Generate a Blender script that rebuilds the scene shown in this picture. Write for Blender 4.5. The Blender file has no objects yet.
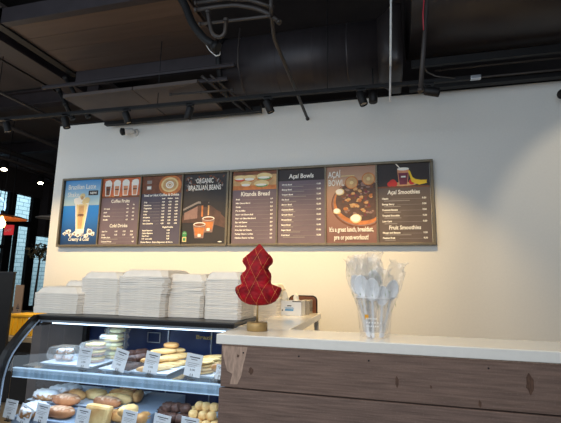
import bpy, bmesh, math, random
from mathutils import Vector, Matrix, noise
R = math.radians; PI = math.pi
random.seed(7)
sc = bpy.context.scene
COL = sc.collection
E = 1.30            # height of the eye above the floor

# ------------------------------------------------------------ camera
F, PITCH, YAW, ROLL = 405.9948, .1636, -.2503, .0155
def cam_vec(X, Y, Z):
    c, s = math.cos(ROLL), math.sin(ROLL); X, Z = c*X - s*Z, s*X + c*Z
    c, s = math.cos(PITCH), math.sin(PITCH); Y, Z = c*Y - s*Z, s*Y + c*Z
    c, s = math.cos(YAW), math.sin(YAW); X, Y = c*X + s*Y, -s*X + c*Y
    return Vector((X, Y, Z))
def ray(px, py): return cam_vec((px - 280.5)/F, 1, -(py - 211.5)/F)
def at(px, py, axis, val):
    """point of the room seen at a spot of the photo, on the plane axis = val (z measured from the floor)"""
    r = ray(px, py)
    v = val - E if axis == 2 else val
    p = r * (v / r[axis]); p.z += E
    return p
cd = bpy.data.cameras.new('camera'); cam = bpy.data.objects.new('camera', cd); COL.objects.link(cam)
cd.sensor_width = 36; cd.lens = 36*F/561; cd.clip_start = .02; cd.clip_end = 200
m = Matrix((cam_vec(1,0,0), cam_vec(0,0,1), -cam_vec(0,1,0))).transposed().to_4x4()
m.translation = (0, 0, E); cam.matrix_world = m
sc.camera = cam

# ------------------------------------------------------------ materials
def mat(name, col, rough=.5, metal=0, noise_s=None, noise_a=.15, bump=0, emit=None, es=0, stretch=None, spec=.5, coat=0, alpha=None):
    M = bpy.data.materials.new(name); M.use_nodes = True
    nt = M.node_tree; N = nt.nodes; L = nt.links
    b = N['Principled BSDF']
    b.inputs['Base Color'].default_value = (*col, 1); b.inputs['Roughness'].default_value = rough
    b.inputs['Metallic'].default_value = metal; b.inputs['Specular IOR Level'].default_value = spec
    b.inputs['Coat Weight'].default_value = coat
    if emit: b.inputs['Emission Color'].default_value = (*emit, 1); b.inputs['Emission Strength'].default_value = es
    if noise_s:
        tc = N.new('ShaderNodeTexCoord'); mp = N.new('ShaderNodeMapping'); nz = N.new('ShaderNodeTexNoise')
        if stretch: mp.inputs['Scale'].default_value = stretch
        nz.inputs['Scale'].default_value = noise_s; nz.inputs['Detail'].default_value = 5
        L.new(tc.outputs['Object'], mp.inputs['Vector']); L.new(mp.outputs['Vector'], nz.inputs['Vector'])
        rp = N.new('ShaderNodeValToRGB')
        rp.color_ramp.elements[0].position = .3; rp.color_ramp.elements[1].position = .7
        rp.color_ramp.elements[0].color = (*[c*(1-noise_a) for c in col], 1)
        rp.color_ramp.elements[1].color = (*[min(1, c*(1+noise_a)) for c in col], 1)
        L.new(nz.outputs['Fac'], rp.inputs['Fac']); L.new(rp.outputs['Color'], b.inputs['Base Color'])
        if bump:
            bp = N.new('ShaderNodeBump'); bp.inputs['Strength'].default_value = bump; bp.inputs['Distance'].default_value = .01
            L.new(nz.outputs['Fac'], bp.inputs['Height']); L.new(bp.outputs['Normal'], b.inputs['Normal'])
    return M
def ramp_mat(name, axis, lo, hi, stops, rough=.6, noise_mix=0):
    """colour running along one object axis"""
    M = bpy.data.materials.new(name); M.use_nodes = True
    nt = M.node_tree; N = nt.nodes; L = nt.links; b = N['Principled BSDF']; b.inputs['Roughness'].default_value = rough
    tc = N.new('ShaderNodeTexCoord'); sx = N.new('ShaderNodeSeparateXYZ'); mr = N.new('ShaderNodeMapRange'); rp = N.new('ShaderNodeValToRGB')
    L.new(tc.outputs['Object'], sx.inputs[0]); mr.inputs['From Min'].default_value = lo; mr.inputs['From Max'].default_value = hi
    L.new(sx.outputs[axis], mr.inputs['Value'])
    if noise_mix:
        nz = N.new('ShaderNodeTexNoise'); nz.inputs['Scale'].default_value = 6; L.new(tc.outputs['Object'], nz.inputs['Vector'])
        ma = N.new('ShaderNodeMath'); ma.operation = 'MULTIPLY_ADD'; ma.inputs[1].default_value = noise_mix
        L.new(nz.outputs['Fac'], ma.inputs[0]); L.new(mr.outputs[0], ma.inputs[2]); L.new(ma.outputs[0], rp.inputs['Fac'])
    else: L.new(mr.outputs[0], rp.inputs['Fac'])
    cr = rp.color_ramp
    while len(cr.elements) < len(stops): cr.elements.new(.5)
    for e, (p, c) in zip(cr.elements, stops): e.position = p; e.color = (*c, 1)
    L.new(rp.outputs['Color'], b.inputs['Base Color'])
    return M
def glass_mat(name, tint=(1,1,1), refl=.12, rough=.02, ior=1.45, milk=0):
    M = bpy.data.materials.new(name); M.use_nodes = True
    nt = M.node_tree; N = nt.nodes; L = nt.links
    N.remove(N['Principled BSDF']); out = N['Material Output']
    t = N.new('ShaderNodeBsdfTransparent'); t.inputs[0].default_value = (*tint, 1)
    g = N.new('ShaderNodeBsdfGlossy'); g.inputs['Roughness'].default_value = rough
    if milk:
        df = N.new('ShaderNodeBsdfTranslucent'); d2_ = N.new('ShaderNodeBsdfDiffuse'); df.inputs[0].default_value = d2_.inputs[0].default_value = (.95,.95,.93,1)
        m1 = N.new('ShaderNodeMixShader'); m1.inputs[0].default_value = .5; L.new(df.outputs[0], m1.inputs[1]); L.new(d2_.outputs[0], m1.inputs[2])
        m2 = N.new('ShaderNodeMixShader'); m2.inputs[0].default_value = milk; L.new(t.outputs[0], m2.inputs[1]); L.new(m1.outputs[0], m2.inputs[2]); t = m2
    fr = N.new('ShaderNodeFresnel'); fr.inputs[0].default_value = ior
    ad = N.new('ShaderNodeMath'); ad.operation = 'ADD'; ad.inputs[1].default_value = refl - .04; ad.use_clamp = True
    mx = N.new('ShaderNodeMixShader')
    ge = N.new('ShaderNodeNewGeometry'); iv = N.new('ShaderNodeMath'); iv.operation = 'SUBTRACT'; iv.inputs[0].default_value = 1
    ml = N.new('ShaderNodeMath'); ml.operation = 'MULTIPLY'
    L.new(ge.outputs['Backfacing'], iv.inputs[1]); L.new(fr.outputs[0], ad.inputs[0])
    L.new(ad.outputs[0], ml.inputs[0]); L.new(iv.outputs[0], ml.inputs[1]); L.new(ml.outputs[0], mx.inputs[0]); L.new(t.outputs[0], mx.inputs[1]); L.new(g.outputs[0], mx.inputs[2])
    L.new(mx.outputs[0], out.inputs[0])
    return M
def srgb(r, g, b):
    f = lambda c: (c/255/12.92) if c/255 <= .04045 else ((c/255+.055)/1.055)**2.4
    return (f(r), f(g), f(b))

def pastry_mat(name, lo, hi, top=None, top_at=.55, sc_=14, bump=.5):
    """baked dough: patchy colour, optionally dusted on the faces that look up"""
    M = mat(name, lo, .55, noise_s=sc_, bump=bump)
    nt = M.node_tree; N = nt.nodes; L = nt.links; b = N['Principled BSDF']
    rp = [n for n in N if n.type == 'VALTORGB'][0]
    rp.color_ramp.elements[0].color = (*lo, 1); rp.color_ramp.elements[1].color = (*hi, 1)
    if top:
        ge = N.new('ShaderNodeNewGeometry'); sx = N.new('ShaderNodeSeparateXYZ'); L.new(ge.outputs['Normal'], sx.inputs[0])
        nz = N.new('ShaderNodeTexNoise'); nz.inputs['Scale'].default_value = 45; nz.inputs['Detail'].default_value = 3
        tc = N.new('ShaderNodeTexCoord'); L.new(tc.outputs['Object'], nz.inputs['Vector'])
        ma = N.new('ShaderNodeMath'); ma.operation = 'MULTIPLY_ADD'; ma.inputs[1].default_value = 2.6
        L.new(nz.outputs['Fac'], ma.inputs[0]); L.new(sx.outputs[2], ma.inputs[2])
        r2 = N.new('ShaderNodeValToRGB'); r2.color_ramp.elements[0].position = top_at; r2.color_ramp.elements[1].position = top_at + .15
        mr = N.new('ShaderNodeMapRange'); mr.inputs['From Max'].default_value = 3.2; L.new(ma.outputs[0], mr.inputs['Value']); L.new(mr.outputs[0], r2.inputs['Fac'])
        mx = N.new('ShaderNodeMix'); mx.data_type = 'RGBA'; L.new(r2.outputs['Color'], mx.inputs[0]); L.new(rp.outputs['Color'], mx.inputs[6]); mx.inputs[7].default_value = (*top, 1)
        L.new(mx.outputs[2], b.inputs['Base Color'])
    return M

def wood_mat(name, base, patch=False):
    M = mat(name, base, .72, noise_s=5, noise_a=.28, stretch=(1.2, 4, 22), bump=.25)
    nt = M.node_tree; N = nt.nodes; L = nt.links; b = N['Principled BSDF']
    tc = N.new('ShaderNodeTexCoord')
    rp = [n for n in N if n.type == 'VALTORGB'][0]
    n2 = N.new('ShaderNodeTexNoise'); n2.inputs['Scale'].default_value = 140; n2.inputs['Detail'].default_value = 4
    L.new(tc.outputs['Object'], n2.inputs['Vector'])
    r2 = N.new('ShaderNodeValToRGB'); r2.color_ramp.elements[0].position = .56; r2.color_ramp.elements[1].position = .75
    r2.color_ramp.elements[1].color = (.45, .45, .45, 1)
    L.new(n2.outputs['Fac'], r2.inputs['Fac'])
    mx = N.new('ShaderNodeMix'); mx.data_type = 'RGBA'; mx.inputs[7].default_value = (*srgb(150, 128, 118), 1)
    L.new(r2.outputs['Color'], mx.inputs[0]); L.new(rp.outputs['Color'], mx.inputs[6])
    # knots
    vo = N.new('ShaderNodeTexVoronoi'); vo.inputs['Scale'].default_value = 2.3
    mp = N.new('ShaderNodeMapping'); mp.inputs['Scale'].default_value = (1.6, 1, 1.0); mp.inputs['Location'].default_value = (.35, .2, .11)
    L.new(tc.outputs['Object'], mp.inputs['Vector']); L.new(mp.outputs['Vector'], vo.inputs['Vector'])
    r3 = N.new('ShaderNodeValToRGB'); r3.color_ramp.elements[0].position = .05; r3.color_ramp.elements[0].color = (.7,.7,.7,1)
    r3.color_ramp.elements[1].position = .1; r3.color_ramp.elements[1].color = (0,0,0,1)
    L.new(vo.outputs['Distance'], r3.inputs['Fac'])
    m2 = N.new('ShaderNodeMix'); m2.data_type = 'RGBA'; m2.inputs[7].default_value = (*srgb(92, 66, 52), 1)
    L.new(r3.outputs['Color'], m2.inputs[0]); L.new(mx.outputs[2], m2.inputs[6])
    L.new(m2.outputs[2], b.inputs['Base Color'])
    return M

def brick_mat(name, c1, c2, mortar, scale=1):
    M = bpy.data.materials.new(name); M.use_nodes = True
    nt = M.node_tree; N = nt.nodes; L = nt.links; b = N['Principled BSDF']; b.inputs['Roughness'].default_value = .8
    tc = N.new('ShaderNodeTexCoord'); mp = N.new('ShaderNodeMapping'); mp.inputs['Rotation'].default_value = (R(90), 0, R(90))
    br = N.new('ShaderNodeTexBrick'); br.inputs['Scale'].default_value = scale
    br.inputs['Color1'].default_value = (*c1, 1); br.inputs['Color2'].default_value = (*c2, 1); br.inputs['Mortar'].default_value = (*mortar, 1)
    br.inputs['Brick Width'].default_value = .42; br.inputs['Row Height'].default_value = .16; br.inputs['Mortar Size'].default_value = .014
    sx = N.new('ShaderNodeSeparateXYZ'); cb = N.new('ShaderNodeCombineXYZ')
    L.new(tc.outputs['Object'], sx.inputs[0]); L.new(sx.outputs[1], cb.inputs[0]); L.new(sx.outputs[2], cb.inputs[1])
    L.new(cb.outputs[0], br.inputs['Vector']); L.new(br.outputs['Color'], b.inputs['Base Color'])
    return M

M = dict(
    deck = mat('ceiling_deck', srgb(88,78,74), .8, noise_s=2, noise_a=.1),
    wall = mat('painted_wall', (.80,.785,.74), .85, noise_s=60, noise_a=.015),
    dark = mat('dark_ceiling', srgb(52,46,46), .8, noise_s=3, noise_a=.2),
    soffit = mat('soffit_board', srgb(90,72,62), .6, noise_s=3, noise_a=.12, stretch=(.4,6,6)),
    soffit2 = mat('soffit_board_grey', srgb(76,65,60), .6, noise_s=3, noise_a=.15),
    beam = mat('dark_beam', srgb(48,41,44), .6, noise_s=8),
    black = mat('black_metal', srgb(22,21,22), .55, spec=.3, noise_s=20),
    blackg = mat('black_gloss', srgb(26,22,21), .32, noise_s=20, noise_a=.1, spec=.35),
    duct = mat('duct_metal_dark', srgb(50,45,47), .45, metal=.35, noise_s=4, noise_a=.15, stretch=(6,1,1)),
    duct2 = mat('duct_metal_darker', srgb(42,37,37), .38, metal=.3, noise_s=3, noise_a=.15),
    pipe = mat('painted_pipe', srgb(48,42,40), .55, noise_s=10),
    white_pipe = mat('white_pipe', (.7,.7,.68), .5, noise_s=10, noise_a=.05),
    red_wire = mat('red_wire', (.4,.02,.04), .5, noise_s=20),
    steel = mat('brushed_steel', (.55,.57,.6), .3, metal=.9, noise_s=10, noise_a=.06),
    frame = mat('bronze_frame', srgb(112,102,84), .45, metal=.35, noise_s=30, noise_a=.12),
    quartz = mat('white_quartz', (.86,.83,.77), .13, noise_s=40, noise_a=.02, coat=.3),
    plank = wood_mat('weathered_plank', srgb(122,98,86)),
    plankb = wood_mat('weathered_plank_b', srgb(118,96,86)),
    knot = mat('wood_knot', srgb(92,66,52), .8, noise_s=60, noise_a=.45, stretch=(3,1,.6)),
    worn = mat('worn_wood', srgb(176,148,130), .8, noise_s=30, noise_a=.25, stretch=(4,1,1)),
    foam = mat('foam_container', (.90,.83,.74), .6, noise_s=30, noise_a=.03),
    cardw = mat('white_card', (.8,.82,.86), .5, noise_s=30, noise_a=.02),
    ink = mat('dark_ink', srgb(60,60,70), .6, noise_s=30),
    blueink = mat('blue_ink', srgb(90,160,215), .5, noise_s=30, noise_a=.05),
    velvet = mat('red_velvet', (.31,.002,.010), .55, noise_s=26, noise_a=.6, bump=.9, spec=.2),
    gold = mat('gold_thread', srgb(226,150,84), .4, metal=.3, noise_s=50),
    brass = mat('brass', srgb(170,142,94), .5, metal=.4, noise_s=30, noise_a=.08),
    glass = glass_mat('clear_glass', (.93,.96,.98), .07),
    shelfglass = glass_mat('shelf_glass', (.8,.9,.93), .16, .05),
    film = glass_mat('clear_film', (1,1,1), .12, .14, 1.35, milk=.17),
    cup = glass_mat('clear_plastic_cup', (.99,.99,1), .12, .06, 1.4, milk=.07),
    spoon = mat('white_plastic', (.92,.93,.95), .3, noise_s=30, noise_a=.03),
    green = mat('green_print', srgb(105,130,70), .5, noise_s=50),
    orange = mat('orange_sticker', srgb(240,170,30), .5, noise_s=50, noise_a=.05),
    blueback = mat('dark_blue_panel', srgb(28,44,84), .25, noise_s=5, noise_a=.15),
    casewhite = mat('case_liner', srgb(150,165,185), .4, noise_s=8, noise_a=.05),
    led = mat('led_strip', (.8,.9,1), .5, noise_s=5, noise_a=.01, emit=(.66,.83,1), es=3.2),
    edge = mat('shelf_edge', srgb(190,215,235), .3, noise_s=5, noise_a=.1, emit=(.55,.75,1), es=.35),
    tray = mat('grey_tray', srgb(196,204,216), .35, noise_s=15, noise_a=.06),
    paper = mat('tray_paper', srgb(214,226,245), .6, noise_s=15, noise_a=.04),
    golden = pastry_mat('golden_dough', srgb(168,104,50), srgb(226,178,112)),
    pale = pastry_mat('pale_dough', srgb(198,142,76), srgb(240,212,150)),
    brownd = pastry_mat('brown_dough', srgb(128,74,42), srgb(190,128,82), top=srgb(206,170,140), top_at=.62),
    sugar = pastry_mat('sugared_dough', srgb(150,98,58), srgb(190,140,90), top=(.82,.84,.88), top_at=.40),
    choc = pastry_mat('chocolate_dough', srgb(58,34,26), srgb(96,62,50), bump=.8, sc_=40),
    cake = pastry_mat('cake_layer', srgb(206,170,100), srgb(236,214,150)),
    cream = pastry_mat('cream_green', srgb(200,204,140), srgb(238,236,190)),
    yellow = mat('yellow_plastic', srgb(240,190,30), .45, noise_s=10, noise_a=.1),
    kraft = mat('kraft_card', srgb(186,150,120), .8, noise_s=20, noise_a=.04),
    floor = mat('floor_tile', srgb(110,104,98), .4, noise_s=3, noise_a=.15),
    leaf = mat('dark_leaf', srgb(40,44,34), .6, noise_s=10, noise_a=.3),
    redsign = mat('red_sign', srgb(215,45,55), .5, noise_s=10, noise_a=.05, emit=(.8,.05,.06), es=.5),
    neon = mat('neon_blue', (.2,.5,1), .5, noise_s=5, noise_a=.01, emit=(.35,.6,1), es=2.5),
    bulb = mat('warm_bulb', (1,.8,.4), .5, noise_s=5, noise_a=.01, emit=(1,.62,.2), es=14),
    lamp_on = mat('lamp_face', (1,.9,.7), .5, noise_s=5, noise_a=.01, emit=(1,.85,.6), es=12),
    copper = mat('copper_shade', srgb(170,100,60), .4, metal=.5, noise_s=10),
    shade_w = mat('white_shade', srgb(200,195,190), .5, noise_s=10, noise_a=.05),
    brickw = brick_mat('white_brick', srgb(216,226,226), srgb(196,210,212), srgb(140,155,160)),
    brownbox = mat('brown_tray', srgb(112,66,42), .6, noise_s=10),
    greybox = mat('grey_card', srgb(158,150,138), .6, noise_s=30, noise_a=.08),
    tissue = mat('tissue', (.72,.72,.70), .7, noise_s=20, noise_a=.06),
    camw = mat('camera_white', (.72,.72,.70), .4, noise_s=20, noise_a=.04),
)

# ------------------------------------------------------------ mesh helpers
class MB:
    def __init__(s, *mats): s.bm = bmesh.new(); s.mats = list(mats)
    def box(s, a, b, mi=0, bev=0):
        vs = [s.bm.verts.new((x, y, z)) for x in (a[0], b[0]) for y in (a[1], b[1]) for z in (a[2], b[2])]
        fs = []
        for idx in ((0,1,3,2),(4,6,7,5),(0,4,5,1),(2,3,7,6),(0,2,6,4),(1,5,7,3)):
            f = s.bm.faces.new([vs[i] for i in idx]); f.material_index = mi; fs.append(f)
        if bev:
            es = list({e for f in fs for e in f.edges})
            r = bmesh.ops.bevel(s.bm, geom=es, offset=bev, segments=2, affect='EDGES', profile=.6)
            for f in r['faces']: f.material_index = mi
        return s
    def ring(s, pts): return [s.bm.verts.new(p) for p in pts]
    def skin(s, rings, cap=True, mi=0, close=True, smooth=True):
        rv = [s.ring(r) for r in rings]; n = len(rv[0])
        for a, b in zip(rv, rv[1:]):
            for i in range(n if close else n-1):
                f = s.bm.faces.new((a[i], a[(i+1) % n], b[(i+1) % n], b[i])); f.smooth = smooth; f.material_index = mi
        if cap and close:
            for r in (list(reversed(rv[0])), rv[-1]):
                f = s.bm.faces.new(r); f.material_index = mi
        return s
    def lathe(s, prof, c=(0,0,0), n=24, mi=0, cap=True, ax=None):
        rings = [[(r*math.cos(2*PI*i/n), r*math.sin(2*PI*i/n), z) for i in range(n)] for r, z in prof]
        if ax is not None:
            q = Vector((0,0,1)).rotation_difference(Vector(ax).normalized())
            rings = [[tuple(q @ Vector(p)) for p in r] for r in rings]
        rings = [[(p[0]+c[0], p[1]+c[1], p[2]+c[2]) for p in r] for r in rings]
        return s.skin(rings, cap, mi)
    def tube(s, pts, r, n=8, mi=0, cap=True):
        pts = [Vector(p) for p in pts]; rings = []
        up = None
        for i, p in enumerate(pts):
            d = (pts[min(i+1, len(pts)-1)] - pts[max(i-1, 0)]).normalized()
            if up is None: up = Vector((0,0,1)) if abs(d.z) < .9 else Vector((1,0,0))
            u = d.cross(up).normalized(); v = u.cross(d).normalized(); up = v
            rr = r[i] if isinstance(r, (list, tuple)) else r
            rings.append([tuple(p + rr*(math.cos(2*PI*k/n)*u + math.sin(2*PI*k/n)*v)) for k in range(n)])
        return s.skin(rings, cap, mi)
    def poly(s, pts, mi=0, smooth=False):
        f = s.bm.faces.new([s.bm.verts.new(p) for p in pts]); f.material_index = mi; f.smooth = smooth; return s
    def prism(s, prof, axis, a, b, mi=0):
        """profile of 2-D points swept along an axis from a to b"""
        def P(u, v, t): return {0: (t, u, v), 1: (u, t, v), 2: (u, v, t)}[axis]
        return s.skin([[P(u, v, a) for u, v in prof], [P(u, v, b) for u, v in prof]], True, mi, smooth=False)
    def build(s, name, parent=None, loc=None, rot=None, smooth=False):
        me = bpy.data.meshes.new(name)
        bmesh.ops.recalc_face_normals(s.bm, faces=s.bm.faces)
        s.bm.to_mesh(me); s.bm.free()
        for m_ in s.mats: me.materials.append(m_)
        o = bpy.data.objects.new(name, me); COL.objects.link(o)
        if parent: o.parent = parent
        if loc is not None: o.location = loc
        if rot is not None: o.rotation_euler = rot
        return o
def tag(o, label, cat, group=None, kind=None):
    o['label'] = label; o['category'] = cat
    if group: o['group'] = group
    if kind: o['kind'] = kind
    return o
def struct(o): o['kind'] = 'structure'; return o
def thing(name, label, cat, loc=(0,0,0), rz=0, group=None):
    o = bpy.data.objects.new(name, None); COL.objects.link(o); o.location = loc; o.rotation_euler = (0,0,rz); o.empty_display_size = .05
    return tag(o, label, cat, group)
def dup(root, loc, rz=0, label=None, group=None, scale=None):
    r = root.copy(); COL.objects.link(r); r.location = loc
    r.rotation_euler = (0,0,rz) if not isinstance(rz, tuple) else rz
    if label: r['label'] = label
    if group: r['group'] = group
    if scale: r.scale = scale
    for ch in list(root.children):
        c = ch.copy(); COL.objects.link(c); c.parent = r
        for g in ch.children:
            d = g.copy(); COL.objects.link(d); d.parent = c
    return r

# ------------------------------------------------------------ the room
WY = 3.6
WX = -3.487
WT = E + 1.647
b = MB(M['wall']); b.box((WX, WY, 0), (4.2, WY+.14, WT)); struct(b.build('wall_back'))
b = MB(M['floor']); b.box((-9.2, -.6, -.05), (4.2, 11.6, 0)); struct(b.build('floor'))
b = MB(M['dark']); b.box((-9.2, -.6, 4.25), (4.2, 11.6, 4.3)); struct(b.build('ceiling'))
b = MB(M['deck']); b.box((-9.0, .5, E+2.62), (-3.62, 8.6, E+2.66)); struct(b.build('ceiling_left'))
b = MB(M['dark']); b.box((-9.2, 11.5, 0), (4.2, 11.6, 4.25)); struct(b.build('wall_rear'))
# black top trim of the menu wall
b = MB(M['black']); b.box((WX, WY-.005, WT), (4.2, WY+.15, WT+.02)); struct(b.build('trim_1'))

# storefront on the left side, parallel to the depth of the room
SX = -9.0
def mull(y0, y1, z0=0, z1=3.2, x=SX): b.box((x-.05, y0, z0), (x+.05, y1, z1))
b = MB(M['black'])
for y0, y1 in ((4.5,4.62),(5.9,6.02),(7.28,7.36),(7.92,8.12),(8.62,8.84)): mull(y0, y1, 0, E+2.2)
mull(9.9, 10.1); mull(8.22, 8.27, 0, E+1.25)
b.box((SX-.05, 4.5, E+1.22), (SX+.06, 8.84, E+1.36)); b.box((SX-.04, 7.36, E+.62), (SX+.04, 7.92, E+.70))
b.box((SX-.05, 8.84, E+.62), (SX+.05, 9.3, E+.66))
b.box((SX-.05, 8.84, 0), (SX+.05, 9.9, .5)); b.box((SX-.05, 4.5, 0), (SX+.05, 8.84, .5))
struct(b.build('window_1_frame')).name = 'trim_2'
b = MB(M['dark']); b.box((SX-.06, -.6, E+2.02), (SX+.1, 8.84, 4.25)); b.box((SX-.06, 8.84, E+1.02), (SX+.3, 11.5, 4.25))
b.box((SX-.06, -.6, 0), (SX+.06, 4.5, 4.25)); b.box((SX-.06, 10.1, 0), (SX+.06, 11.5, 4.25)); struct(b.build('wall_left'))
b = MB(M['shelfglass']); b.box((SX-.008, 4.6, .5), (SX, 8.7, E+2.05)); b.box((SX-.008, 8.84, .5), (SX, 9.9, E+1.05)); struct(b.build('window_1'))
b = MB(M['brickw']); b.box((-14.3, 3, 0), (-14, 17, 7)); tag(b.build('brick_building'), 'white painted brick building seen outside through the storefront glass', 'building')
b = MB(M['floor']); b.box((-14, 3, -.06), (-9.2, 17, -.01)); struct(b.build('floor_outside'))
# outside window of the brick building
bb = thing('awning_sign', 'grey blue awning panel on the white brick building outside', 'awning', (-13.9, 10.6, 4.1))
q = MB(mat('awning_blue', srgb(90,120,135), .6, noise_s=3)); q.prism([(-.08,0),(.5,-.35),(.5,-.4),(-.08,-.1)], 1, -2.4, .2); q.build('canopy', bb)

# neon ring sign
nr = thing('neon_sign', 'round blue neon sign glowing in the leftmost storefront pane', 'sign', (-8.9, 7.62, E+1.62))
q = MB(M['neon']); q.tube([(0, .15*math.cos(a*PI/12), .19*math.sin(a*PI/12)) for a in range(25)], .022, 6, cap=False); q.build('ring', nr)
q = MB(M['black']); q.tube([(0, 0, .19), (0, 0, .62)], .008, 5); q.build('hanging_rod', nr)

# ------------------------------------------------------------ ceiling furniture
Z = lambda z: E + z
sf = thing('soffit_panel', 'wide brown plank soffit hanging below the dark ceiling, upper left', 'ceiling panel', (-2.25, 2.9, Z(2.1)))
q = MB(M['soffit'], M['beam'])
for i in range(4): q.box((-.84, -.40+i*.20, 0), (.84, -.205+i*.20, .03))
q.box((-.84, -.40, .012), (.84, .40, .05)); q.build('plank_board', sf)
q = MB(M['beam']); q.box((-.9, -.46, -.01), (.9, -.40, .13)); q.build('front_beam', sf)
q = MB(M['beam']); q.box((-.82, .40, -.14), (.88, .46, .02)); q.build('rear_beam', sf)
q = MB(M['black']); q.box((-.92, -.46, -.02), (-.84, .46, .14)); q.build('side_beam', sf)

db = thing('steel_beam', 'long dark steel beam running back along the left of the soffit', 'beam', (-3.42, 2.9, Z(2.08)))
q = MB(M['beam'], M['pipe'])
q.box((-.10, -1.6, 0), (.12, .95, .02)); q.box((-.01, -1.6, .02), (.02, .95, .16)); q.box((-.10, -1.6, .16), (.12, .95, .18)); q.build('flange', db)
q = MB(M['pipe']); q.tube([(-.16, -1.6, -.01), (-.16, .7, -.01)], .012, 6); q.build('conduit', db)

# lower soffit close to the wall
s2 = thing('soffit_panel', 'grey brown soffit board tight above the menu wall behind the track', 'ceiling panel', (-2.1, 3.28, Z(1.585)))
q = MB(M['soffit2'])
q.box((-.72, -.38, .02), (.0, .20, .05)); q.box((.01, -.38, .02), (.62, .20, .05)); q.build('board', s2)
q = MB(M['black']); q.box((-.72, .20, -.02), (1.0, .25, .03)); q.build('edge_rail', s2)
q = MB(M['pipe'])
q.tube([(.62,-.3,.12),(.84,.21,.0)], .014, 6); q.tube([(.70,-.3,.12),(.92,.21,.0)], .010, 6); q.tube([(1.0,.22,.0),(1.0,.22,.09)], .006, 5); q.build('brace', s2)

def rail(name, label, p0, p1, r, matn, cat='rail', group=None, prof='box'):
    p0, p1 = Vector(p0), Vector(p1); c = (p0+p1)/2
    q = MB(M[matn])
    if prof == 'box':
        h = (p1.x-p0.x)/2
        q.box((-h, -r, -r), (h, r, r), bev=r*.25); q.box((-h, -r*1.6, r*.8), (h, r*1.6, r*1.2))
    else:
        q.tube([p0-c, p1-c], r, 8)
        for t in (.02, .5, .98): q.lathe([(r*1.3, -r), (r*1.3, r)], (p0-c).lerp(p1-c, t), 8, ax=(p1-p0))
    return tag(q.build(name, loc=c), label, cat, group)
rail('strut_rail', 'upper thin steel strut rail crossing below the plank soffit', (-3.16,3.0,Z(1.795)), (-1.19,3.0,Z(1.77)), .012, 'beam')
rail('strut_rail', 'second thin steel strut rail, shorter and lower, above the track lights', (-2.75,3.05,Z(1.70)), (-1.27,3.05,Z(1.68)), .012, 'beam')
rail('conduit_pipe', 'short conduit with brass tip just above the track', (-1.80,3.02,Z(1.585)), (-1.2,3.02,Z(1.57)), .010, 'pipe', 'pipe', prof='r')

# struts left of the soffit
for i, (a, bb_, l) in enumerate((((-3.2,3.3,Z(2.05)), (-3.0,3.45,Z(1.66)), 'slanting dark brace left of the grey soffit board, the longer one'),
                             ((-3.32,3.35,Z(1.95)), (-3.2,3.45,Z(1.66)), 'slanting dark brace at the left end of the menu wall top'))):
    rail('brace_bar', l, a, bb_, .022, 'black', 'brace', prof='r')
# large round duct
dz, dy, dr = Z(1.90), 3.28, .265
dt = thing('round_duct', 'large round dark air duct running along above the menu wall', 'duct', (-.75, dy, dz))
q = MB(M['duct'])
q.lathe([(dr, -.60), (dr, .75)], n=64, ax=(1,0,0)); q.build('duct_pipe', dt)
for x in (-.42,-.10,.22,.50): q = MB(M['duct']); q.lathe([(dr+.0005, x-.006), (dr+.004, x), (dr+.0005, x+.006)], n=64, ax=(1,0,0), cap=False); q.build('seam_ring', dt)
q = MB(M['duct2'])
def rr(x, hy, hz, cz, k, n=40):
    pts = []
    for i in range(n):
        a = 2*PI*i/n; c, s_ = math.cos(a), math.sin(a)
        pts.append((x, hy*math.copysign(abs(c)**k, c), cz+hz*math.copysign(abs(s_)**k, s_)))
    return pts
q.skin([rr(.74,dr,dr,0,1), rr(.80,.28,.275,0,.75), rr(.86,.30,.285,-.0,.35), rr(.93,.30,.285,-.0,.35)]); q.build('duct_transition', dt)
q = MB(M['black']); q.lathe([(dr+.012,-.62),(dr+.012,-.58)], n=40, ax=(1,0,0)); q.build('end_collar', dt)

d2 = thing('oval_duct', 'broad dark oval duct filling the upper right above the wall', 'duct', (1.75, 3.05, Z(2.28)))
q = MB(M['duct2'])
def oval(x):
    return [(x, .5*math.copysign(abs(math.cos(a))**.75, math.cos(a)), .50*math.copysign(abs(math.sin(a))**.85, math.sin(a))) for a in [2*PI*i/48 for i in range(48)]]
q.skin([oval(-1.52), oval(0), oval(2.3)]); q.build('duct_body', d2)
for x in (.1, 1.4): q = MB(M['beam']); q.skin([[(x_, p_[1]*1.02, p_[2]*1.02) for p_ in oval(0)] for x_ in (x, x+.03)]); q.build('seam_flange', d2)
q = MB(M['black']); q.box((-1.5,.12,-.60),(2.3,.15,-.54)); q.box((-1.5,.40,-.66),(2.3,.46,-.60)); q.build('lower_ledge', d2)
for z_, y_ in ((1.66, 3.42), (1.73, 3.36)):
    rail('conduit_pipe', 'thin dark conduit along the top of the wall at right, ' + ('lower' if z_ < 1.7 else 'upper') + ' of two', (.45,y_,Z(z_)), (2.6,y_,Z(z_)), .010, 'pipe', 'pipe', prof='r')

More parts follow.
